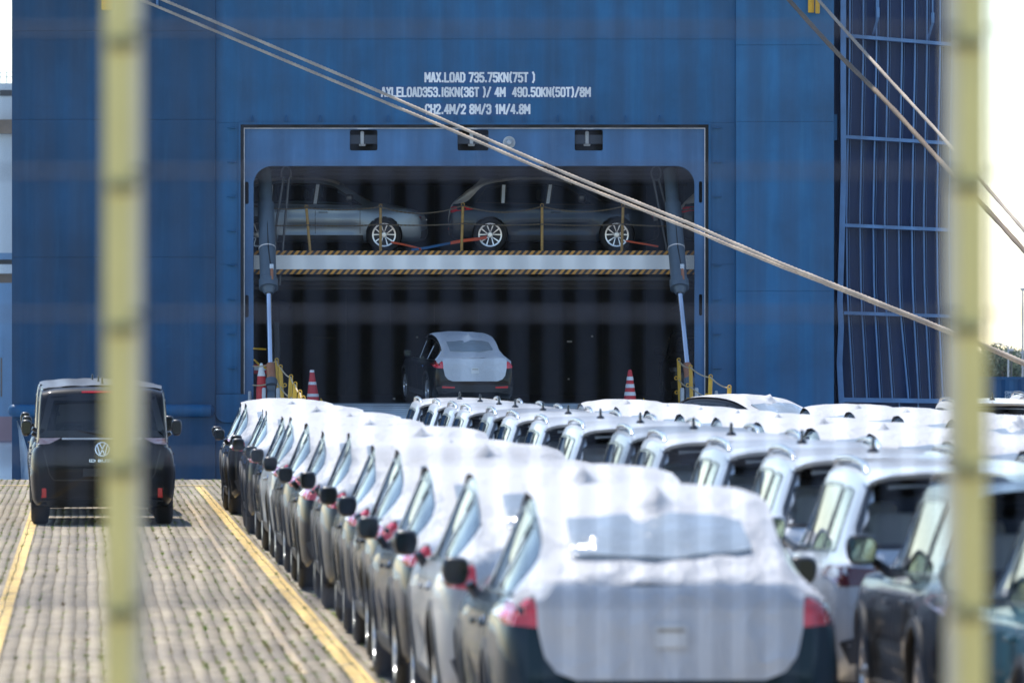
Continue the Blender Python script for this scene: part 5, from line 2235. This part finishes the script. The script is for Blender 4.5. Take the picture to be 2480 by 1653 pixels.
# row 2: uncovered SUVs
col2 = [(.010, .075, .105), (.010, .011, .013), (.58, .61, .64), (.62, .65, .68), (.58, .62, .67), (.64, .66, .69), (.36, .39, .42), (.62, .65, .68), (.58, .61, .65), (.68, .70, .72), (.38, .40, .43), (.62, .64, .67), (.58, .61, .65), (.66, .68, .70), (.72, .73, .74)]
r2y = [35.2, 40.3, 45.6, 51.2, 56.0, 61.6, 66.6, 72.2, 77.2, 82.6, 87.9, 92.6, 97.6, 103.0, 108.3]
proto2 = None
for k in range(len(col2)):
    p = lane(5.80 + random.uniform(-.06, .06), r2y[k])
    cn = 'teal' if k == 0 else ('black' if k == 1 else ('dark silver' if col2[k][0] < .4 else 'silver'))
    lab = f'{ORD[k]} car in the uncovered middle row, {cn} with roof rails'
    rz = LA + math.radians(random.uniform(-.5, .5))
    if proto2 is None:
        proto2 = build_car('parked_suv', lab, 'car', suv, spec_suv, p, rz, col2[k], ROW2)
    else:
        copy_tree(proto2, p, rz, lab, col2[k], ROW2)

# row 3 and 4: covered
r3 = [(8.25, 54.8), (8.25, 60.2), (8.2, 65.6), (8.2, 71.1), (8.2, 77.0), (8.2, 82.1), (8.2, 87.2), (8.2, 92.6), (8.2, 98.0), (8.2, 105.1)]
for k, (v, Y) in enumerate(r3):
    colr = [(.012, .013, .016), (.30, .32, .34), (.01, .02, .03), (.008, .008, .01)][k % 4]
    t = copy_tree(proto1, lane(v, Y), LA + math.radians(random.uniform(-.6, .6)), f'{ORD[k]} white covered car in the third row, behind the silver cars', colr, ROW3, skip=('cover', 'tailgate_cover'))
    add_cover(t, coupe, COV_C, k + 1)
r4 = [(10.7, 79.5), (10.7, 85.0), (10.7, 90.5), (10.7, 96.2)]
for k, (v, Y) in enumerate(r4):
    t = copy_tree(proto1, lane(v, Y), LA, f'{ORD[k]} white covered car in the fourth row, at the right by the fence post', (.012, .013, .016), 'covered cars in the fourth row', skip=('cover', 'tailgate_cover'))
    add_cover(t, coupe, COV_C, k)
# covered car driving off at an angle
t = copy_tree(proto1, W(1945, 1100, 119.5) * 1, math.radians(36), 'white covered car turned to the left ahead of the right ramp corner', (.010, .011, .013), skip=('cover', 'tailgate_cover'))
t.location.z = 0
add_cover(t, coupe, [COV_H], 0)
# white SUVs at the right
p = W(2412, 963, 108.0)
copy_tree(proto2, (p.x, 107.0, 0), LA, 'white SUV with black antenna right of the fence post', (.78, .78, .78), 'white cars at the right')
p = W(2500, 950, 122.0)
copy_tree(proto2, (p.x + .6, 122.0, 0), LA, 'farthest white SUV, behind the one with the dark rear window', (.78, .78, .78), 'white cars at the right')

# vans in the lane
vg = 'black vans queuing in the lane'
pv = lane(.24, 96.4)
vanp = build_car('delivery_van', 'black van with round badge and dark rear window in the lane', 'van', van, spec_van, pv, LA, (.006, .0065, .008), vg)
# tailgate outline gap, badge and lettering on the near van
gp = MB()
for a, b2 in (((-.80, 1.03), (-.72, .70)), ((-.72, .70), (-.66, .62)), ((-.66, .62), (.66, .62)), ((.66, .62), (.72, .70)), ((.72, .70), (.80, 1.03))):
    dx, dz = b2[0] - a[0], b2[1] - a[1]
    l = math.hypot(dx, dz)
    nx, nz = -dz / l * .006, dx / l * .006
    patch(van, [(a[0] - nx, a[1] - nz), (b2[0] - nx, b2[1] - nz), (b2[0] + nx, b2[1] + nz), (a[0] + nx, a[1] + nz)], 'rear', .004, 0, .05, mb=gp)
link('tailgate_gap', gp.mesh('tailgate_gap', 'trim', 0), vanp)
wp = MB()
q0, n0_, d = cast(van, 'rear', 0.0, 1.235)
q1, n1_, d = cast(van, 'rear', -.34, 1.30)
wp.tube([q0 + n0_ * .03, q1 + n1_ * .03], [.014, .007], 6)
wp.lathe([(.03, 0), (.025, -.04), (.001, -.045)], 10, 'y', tuple(q0 + Vector((0, .005, 0))))
link('rear_wiper', wp.mesh('rear_wiper', 'trim', 40), vanp)
bl = patch(van, [(-.28, 1.835), (.28, 1.835), (.28, 1.815), (-.28, 1.815)], 'rear', .012, .01, .06)
link('brake_lamp', bl.mesh('brake_lamp', 'red_reflector', 0), vanp)
lb = patch(van, [(-.26, .78), (.26, .78), (.26, .67), (-.26, .67)], 'rear', .006, .004, .06)
link('plate_recess', lb.mesh('plate_recess', 'cladding', 0), vanp)
lg = MB()
R0, R1 = .098, .085
nn_ = 28
ringp = []
V = []
for k in range(nn_):
    a = 2 * math.pi * k / nn_
    for r in (R0, R1):
        q, nr, d = cast(van, 'rear', r * math.sin(a), 1.045 + r * math.cos(a))
        V.append(q + nr * .012)
lg.add(V, [(2 * k, 2 * k + 1, (2 * k + 3) % (2 * nn_), (2 * k + 2) % (2 * nn_)) for k in range(nn_)])


def stroke(pts, w):
    for a, b2 in zip(pts[:-1], pts[1:]):
        dx, dz = b2[0] - a[0], b2[1] - a[1]
        l = math.hypot(dx, dz)
        nx, nz = -dz / l * w, dx / l * w
        patch(van, [(a[0] - nx, a[1] - nz), (b2[0] - nx, b2[1] - nz), (b2[0] + nx, b2[1] + nz), (a[0] + nx, a[1] + nz)], 'rear', .012, 0, .04, mb=lg)


zc, q_ = 1.045, .62
for st in ([(-.062, .126), (-.004, .012)], [(.004, .012), (.062, .126)], [(-.108, .088), (-.052, -.125)], [(-.052, -.125), (.0, -.008)], [(.0, -.008), (.052, -.125)], [(.052, -.125), (.108, .088)]):
    stroke([(x * q_, zc + z * q_) for x, z in st], .007)
o = link('round_badge', lg.mesh('round_badge', 'logo_chrome', 0), vanp)
o['label'] = 'round chrome badge on the tailgate'
tv, tf = text_mesh('lettering', 'ID BUZZ', .02)
xs = [p[0] for p in tv]
zs = [p[1] for p in tv]
lm = MB()
V = []
for p in tv:
    x = -.175 + (p[0] - min(xs)) / (max(xs) - min(xs)) * .35
    z = .866 + (p[1] - min(zs)) / (max(zs) - min(zs)) * .040
    q, nr, d = cast(van, 'rear', x, z)
    V.append(q + nr * .010)
lm.add(V, tf)
o = link('lettering', lm.mesh('lettering', 'logo_chrome', 0), vanp)
o['label'] = 'spaced chrome letters ID BUZZ on the tailgate'
# roof transport foil with ridges
rf = MB()
rows = []
for k in range(40):
    y = .42 + 2.7 * k / 39
    r_ = []
    for u in np.linspace(8.7, 11, 10):
        x, z = van.sec(y, u)
        r_.append((x, y, z + .014 + .010 * math.sin(k * 1.1) ** 2 + .006 * math.sin(x * 18)))
    rows.append(r_ + [(-p[0], p[1], p[2]) for p in reversed(r_[:-1])])
kk = len(rows[0])
rf.add([p for r_ in rows for p in r_], [(i * kk + j, i * kk + j + 1, (i + 1) * kk + j + 1, (i + 1) * kk + j) for i in range(39) for j in range(kk - 1)])
link('roof_foil', rf.mesh('roof_foil', simple('roof_foil', (.09, .095, .10), .35, var=.25, scale=9), 60), vanp)
copy_tree(vanp, lane(.20, 102.4), LA, 'second dark van, mostly hidden ahead of the badge van', (.012, .014, .016), vg, skip=('round_badge', 'lettering'))
copy_tree(vanp, lane(.12, 108.8), LA, 'farthest dark van at the head of the lane queue', (.05, .055, .06), vg, skip=('round_badge', 'lettering'))

# ------------------------------------------------------------------ cars in the ship
def in_ship_car(x_rear, label, color):
    global proto3
    if proto3 is None:
        proto3 = build_car('deck_car', label, 'car', suv2, spec_suv_cov, (0, 0, 0), 0, color, 'cars on the upper ship deck')
        add_cover(proto3, suv2, COV_S, 0)
        t = proto3
    else:
        t = copy_tree(proto3, (0, 0, 0), 0, label, color, 'cars on the upper ship deck')
    t.scale = (1.035,) * 3
    t.location = (x_rear, SY + 3.8, DZ)
    t.rotation_euler = (0, 0, -math.pi / 2)
    return t


proto3 = None
Yf = SY + 2.85
xr_mid = sx_(1187, Yf) - .90 * 1.035
xr_left = sx_(930, Yf) - 3.67 * 1.035
in_ship_car(xr_left, 'silver grey car at the left of the upper ship deck', (.22, .27, .32, .8))
in_ship_car(xr_mid, 'black car with covered roof in the middle of the upper ship deck', (.03, .04, .055, .75))
in_ship_car(xr_mid + 5.25, 'car mostly hidden at the right end of the upper ship deck', (.02, .022, .025))
# straps on the deck
def strap(label, pts, w, mat):
    P = [O(a, b, Yf - .25 - .1 * i) for i, (a, b) in enumerate(pts)]
    base = P[-1]
    mb = MB()
    V, Fc = [], []
    for i, p in enumerate(P):
        q = p - base
        V += [q + Vector((0, 0, w)), q - Vector((0, 0, w)), q + Vector((0, .01, -w)), q + Vector((0, .01, w))]
    for i in range(len(P) - 1):
        for k in range(4):
            Fc.append((4 * i + k, 4 * i + (k + 1) % 4, 4 * i + 4 + (k + 1) % 4, 4 * i + 4 + k))
    mb.add(V, Fc)
    o = link('lashing_strap', mb.mesh('lashing_strap', mat, 0), None, base)
    tag(o, label, 'strap', 'lashing straps on the upper deck')


strap('orange strap slanting right from the silver grey car front wheel', [(898, 556), (925, 561), (955, 568), (968, 573)], .022, 'strap')
strap('thick orange strap at the rear wheel of the black deck car', [(1118, 545), (1095, 549), (1060, 553), (1035, 558)], .035, 'strap')
strap('blue strap continuing left from the thick orange strap', [(1034, 558), (1010, 563), (980, 569), (945, 574)], .028, 'strap_blue')
strap('orange strap slanting right from the black deck car front wheel', [(1437, 553), (1460, 557), (1485, 561), (1512, 566)], .020, 'strap')

# dark covered car entering the lower deck
ldz = hz0
px = sx_(1150, SY - 3.0)
t = copy_tree(proto1, (px, SY - 3.0, ramp_pt(1150, SY - 3.0).z + .01), math.radians(11), 'dark car with grey white tail cover driving into the ship', (.010, .012, .015), skip=('cover', 'tailgate_cover'))
t.scale = (.985,) * 3
t.rotation_euler = (math.radians(2.6), 0, math.radians(11))
add_cover(t, coupe, COV_C, 1)
copy_tree(proto2, (sx_(1665, SY + 11) + .3, SY + 13.5, ldz), math.radians(180), 'dark vehicle standing in the shade at the right side of the hold', (.008, .008, .009))

# ================================================================== FENCE IN FRONT
FY = 14.0
fx = lambda px: (px - 1240.0) * FY / F
fz = lambda py: CAMH + (HZ - py) * FY / F
FH = 3.45
fence = thing('wire_fence', 'blurred wire mesh fence with two olive yellow posts in the foreground', 'fence', (0, FY, -.02))
for px, pc, lab in ((286, 323, 'left'), (2356, 2311, 'right')):
    x0 = fx(px)
    xc = fx(pc)
    mb = MB()
    mb.cbox((x0, 0, FH / 2), (.054, .04, FH), .006, 2)
    po = part('post', mb, 'post_olive', fence, 30)
    mb = MB()
    mb.cbox((xc, .012, FH / 2 + (0 if lab == 'right' else .38)), (.034, .012, FH - (0.1 if lab == 'right' else .86)), .003, 2)
    part('clamp_bar', mb, 'bar_cream', po, 30)
    mb = MB()
    mb.cbox((x0, 0, FH + .01), (.058, .044, .02), .004, 2)
    part('cap', mb, 'clip', po, 30)
    for k in range(11):
        z = fz(103) - .284 * k + .30
        if z < .1 or z > FH - .05:
            continue
        mb = MB()
        mb.cbox((x0 + (xc - x0) * .35, -.026, z), (.060, .014, .024), .004, 2)
        part('clip', mb, 'clip', po, 30)  # added dark block standing in for a wire shadow on the post
vw = MB().tube([(0, 0, .02), (0, 0, FH)], .0044, 6).mesh('vertical_wire', 'wire', 60)
for k in range(-18, 19):
    o = link('vertical_wire', vw, fence, (.0676 * k + .013, 0.012, 0))
hwm = MB().tube([(-1.28, 0, 0), (1.28, 0, 0)], .0040, 6).mesh('horizontal_wire', 'wire', 60)
for k in range(12):
    z = fz(46) - .284 * k + .284
    if z > .05:
        for dy in (-.001, .022):
            link('horizontal_wire', hwm, fence, (0, dy, z))

# ================================================================== BACKGROUND
# far ship at the left
FS = 400.0
gx = lambda px: (px - 1240.0) * FS / F
gz = lambda py: CAMH + (HZ - py) * FS / F
fs = thing('moored_ship', 'pale blue ship with white superstructure far behind at the left edge', 'ship', (-38, FS, -2.7))
FO = Vector((-38, FS, -2.7))


def fpart(name, x0, x1, y0, y1, z0, z1, mat):
    mb = MB()
    mb.box(x0 - FO.x, x1 - FO.x, y0, y1, z0 - FO.z, z1 - FO.z)
    return part(name, mb, mat, fs, 0)


fpart('boot_top', -54, -19, 0, 16, -2.9, gz(1008), 'far_pink')
fpart('hull', -54, -19, 0, 16, gz(1008), gz(685), 'far_blue')
fpart('deck_line', -54, -19, .2, 16, gz(685), gz(662), 'rust')
fpart('bulwark', -54, -19, .1, 15, gz(662), gz(640), 'far_white')
fpart('shade_deck', -54, -19, .8, 15, gz(640), gz(628), 'far_dark')
fpart('strake', -54, -19, .3, 15, gz(628), gz(612), 'far_blue')
fpart('deckhouse', -54, -19, .3, 15, gz(612), gz(324), 'far_white')
fpart('bridge_ledge', -54, -19, -.4, 15, gz(324), gz(290), 'rust')
fpart('bridge_house', -54, -19, .3, 15, gz(290), gz(201), 'far_white')
fpart('bridge_window', -29.2, -28.5, .2, .29, gz(232), gz(218), 'far_dark')
fpart('rust_door', gx(-6), gx(7), -.05, -.001, gz(865), gz(805), 'far_blue')
fpart('rust_streak', gx(2), gx(5), -.05, -.001, gz(960), gz(866), 'rust')
for k in range(8):
    mb = MB()
    xx = gx(-30 + 15 * k) - FO.x
    mb.tube([(xx, .4, gz(201) - FO.z), (xx, .4, gz(173) - FO.z)], .03, 5)
    part('rail_post', mb, 'far_white', fs, 0)
for py in (174, 186):
    mb = MB()
    mb.tube([(-16, .4, gz(py) - FO.z), (19, .4, gz(py) - FO.z)], .025, 5)
    part('rail_bar', mb, 'far_white', fs, 0)

# far shore on the right
mb = MB()
mb.add([(20, 380, -1.6), (900, 380, -1.6), (900, 2500, -1.6), (20, 2500, -1.6), (20, 380, -3), (900, 380, -3)], [(0, 1, 2, 3), (4, 5, 1, 0)])
o = structure(part('far_shore', mb, 'concrete', None, 0))
o['label'] = 'flat far bank behind the containers at the right edge'
BY = 235.0
bxx = lambda px: (px - 1240.0) * BY / F
bzz = lambda py: CAMH + (HZ - py) * BY / F
t = thing('barge', 'low dark barge carrying blue containers at the right edge', 'barge', (bxx(2460), BY, -2.7))
mb = MB()
mb.box(-4.5, 14, -.5, 8, -.3, 1.55)
part('barge_hull', mb, 'far_dark', t, 0)
mb = MB()
mb.box(-4.5, 14, -.6, -.501, 1.45, 2.05)
part('gunwale', mb, 'far_white', t, 0)
for k, lab in enumerate(('blue corrugated container with small white markings at the right edge', 'second blue container, at the right frame edge')):
    x0 = bxx(2355) + k * 6.15
    zt = bzz(912)
    t = thing('container', lab, 'container', (x0, BY, zt - 2.6), 0, 'blue containers on the barge')
    mb = MB()
    V, Fc = [], []
    nseg = 44
    for i in range(nseg + 1):
        x = 6.06 * i / nseg
        y = 0.0 if (i // 2) % 2 == 0 else .045
        V += [(x, y, .12), (x, y, 2.5)]
    Fc = [(2 * i, 2 * i + 2, 2 * i + 3, 2 * i + 1) for i in range(nseg)]
    mb.add(V, Fc)
    part('corrugated_wall', mb, 'container', t, 0)
    mb = MB()
    mb.box(0, 6.06, .06, 2.4, .1, 2.49)
    part('box', mb, 'container', t, 0)
    for nm, q in (('top_rail', (0, 6.06, -.02, .06, 2.5, 2.6)), ('bottom_rail', (0, 6.06, -.02, .06, 0, .12)), ('corner_post', (-.02, .1, -.03, .1, 0, 2.6)), ('corner_post', (5.96, 6.08, -.03, .1, 0, 2.6))):
        mb = MB()
        mb.box(*q)
        part(nm, mb, 'container', t, 0)
    if k == 0:
        mb = MB()
        for (tx, x0_, x1_, z0_, z1_) in (('CSNU', 1.08, 1.36, 2.32, 2.42), ('512746 0', 1.08, 1.52, 2.18, 2.29), ('45G1', 1.08, 1.30, 2.04, 2.15)):
            q = fit_text(tx, x0_, x1_, z0_ - .3, z1_ - .3, -.024, .02)
            mb.add(q.v, q.f)
        part('lettering', mb, 'letter_white', t, 0)


def far_tree(loc, h, r, seed, label):
    rr = random.Random(seed)
    t = thing('far_tree', label, 'tree', loc, 0, 'trees on the far bank')
    mb = MB()
    mb.tube([(0, 0, 0), (.1, 0, h * .35), (.0, .1, h * .75)], [r * .09, r * .06, r * .02], 7)
    for k in range(5):
        a = rr.uniform(0, 6.28)
        mb.tube([(0, 0, h * (.3 + .08 * k)), (r * .6 * math.cos(a), r * .6 * math.sin(a), h * (.5 + .08 * k))], [r * .04, r * .012], 5)
    part('trunk', mb, 'bark', t, 50)
    V, Fc = [], []
    cl = [(rr.uniform(-.7, .7) * r, rr.uniform(-.7, .7) * r, h * rr.uniform(.35, .92), r * rr.uniform(.25, .5)) for _ in range(14)]
    for _ in range(1500):
        q = rr.choice(cl)
        d = Vector((rr.gauss(0, 1), rr.gauss(0, 1), rr.gauss(0, 1))).normalized() * q[3] * rr.uniform(.5, 1.0)
        p = Vector(q[:3]) + d
        s = r * rr.uniform(.04, .08)
        a = Vector((rr.gauss(0, 1), rr.gauss(0, 1), rr.gauss(0, 1))).normalized()
        b_2 = a.orthogonal().normalized()
        o_ = len(V)
        V += [p - a * s, p + b_2 * s * .7, p + a * s, p - b_2 * s * .7]
        Fc.append((o_, o_ + 1, o_ + 2, o_ + 3))
    mb = MB()
    mb.add(V, Fc)
    part('crown', mb, 'leaf', t, 0)


TY = 620.0
for k, (px, py, rr_) in enumerate(((2372, 868, 2.4), (2392, 862, 2.6), (2412, 870, 2.3), (2434, 866, 2.5), (2456, 871, 2.4), (2478, 868, 2.6))):
    zt = CAMH + (HZ - py) * TY / F + 1.6
    far_tree(((px - 1240) * TY / F, TY + 4 * (k % 3), -1.6), zt + .6, rr_, 40 + k, ['leftmost', 'second', 'third', 'fourth', 'fifth', 'rightmost'][k] + ' hazy green tree above the blue containers, counted from the fence post')
t = thing('warehouse', 'pale grey warehouse behind the far trees at the right edge', 'building', ((2452 - 1240) * 760 / F, 760, -1.6))
mb = MB()
zt = CAMH + (HZ - 855) * 760 / F + 1.6
mb.box(-1.5, 14, 0, 20, 0, zt + 0.0)
part('wall', mb, 'concrete', t, 0)
mb = MB()
mb.box(-1.7, 14.2, -.3, 20.3, zt + .002, zt + .25)
part('roof', mb, 'far_white', t, 0)
for k in range(3):
    mb = MB()
    mb.box(-.8 + k * 1.6, .1 + k * 1.6, -.05, -.002, zt - 1.1, zt - .6)
    part('window', mb, 'far_dark', t, 0)
LYY = 420.0
for (px, ytop, arm, lab) in ((2442, 838, -21, 'street lamp with an arm to the left beyond the containers'), (2477, 702, 0, 'tall slim light mast at the right edge'), (2449.5, 848, 0, 'short dark post beyond the containers')):
    x = (px - 1240) * LYY / F
    zt = CAMH + (HZ - ytop) * LYY / F
    t = thing('light_mast', lab, 'lamp post', (x, LYY, -1.6))
    mb = MB()
    mb.tube([(0, 0, 0), (0, 0, zt + 1.6)], [.07, .045], 8)
    part('pole', mb, 'grey_sign' if px != 2449.5 else 'far_dark', t, 40)
    mb = MB()
    if arm:
        mb.tube([(0, 0, zt + 1.55), (arm * LYY / F, 0, zt + 1.75)], .035, 6)
        mb.cbox((arm * LYY / F - .1, 0, zt + 1.76), (.35, .14, .08), .02)
    else:
        mb.cbox((0, 0, zt + 1.64), (.30, .2, .14), .03)
    part('lamp_head', mb, 'grey_sign', t, 40)

# tree belt on the land side behind the photographer (mirrored in the glossy car tails)
rr = random.Random(5)
V, Fc = [], []
for k in range(46):
    x0 = -120 + k * 5.4 + rr.uniform(-1.5, 1.5)
    y0 = -38 + rr.uniform(-7, 7)
    h = rr.uniform(6, 12)
    for _ in range(240):
        p = Vector((x0 + rr.gauss(0, 2.2), y0 + rr.gauss(0, 2.0), h * rr.uniform(.05, 1.0) ** .8))
        s_ = rr.uniform(.35, .8)
        a = Vector((rr.gauss(0, 1), rr.gauss(0, 1), rr.gauss(0, 1))).normalized()
        b2 = a.orthogonal().normalized()
        o_ = len(V)
        V += [p - a * s_, p + b2 * s_ * .8, p + a * s_, p - b2 * s_ * .8]
        Fc.append((o_, o_ + 1, o_ + 2, o_ + 3))
me = bpy.data.meshes.new('tree_belt')
me.from_pydata([tuple(p) for p in V], [], Fc)
me.materials.append(M['leaf'])
o = link('tree_belt', me)
o['kind'] = 'stuff'
o['label'] = 'dark belt of trees reflected in the van tailgate'
o['category'] = 'trees'

# ------------------------------------------------------------------ sea haze
hm = bpy.data.materials.new('sea_haze')
hm.use_nodes = True
hn = hm.node_tree
hn.nodes.remove(hn.nodes['Principled BSDF'])
pv_ = hn.nodes.new('ShaderNodeVolumePrincipled')
pv_.inputs['Color'].default_value = (0.80, 0.90, 1.0, 1)
pv_.inputs['Density'].default_value = 0.00004
pv_.inputs['Anisotropy'].default_value = 0.3
hn.links.new(pv_.outputs[0], hn.nodes['Material Output'].inputs['Volume'])
mb = MB()
mb.box(-160, 940, -80, 2560, -4.5, 32)
o = part('haze', mb, hm, None, 0)
o['kind'] = 'stuff'
o['label'] = 'thin pale sea haze over the quay and the harbour'
o['category'] = 'haze'
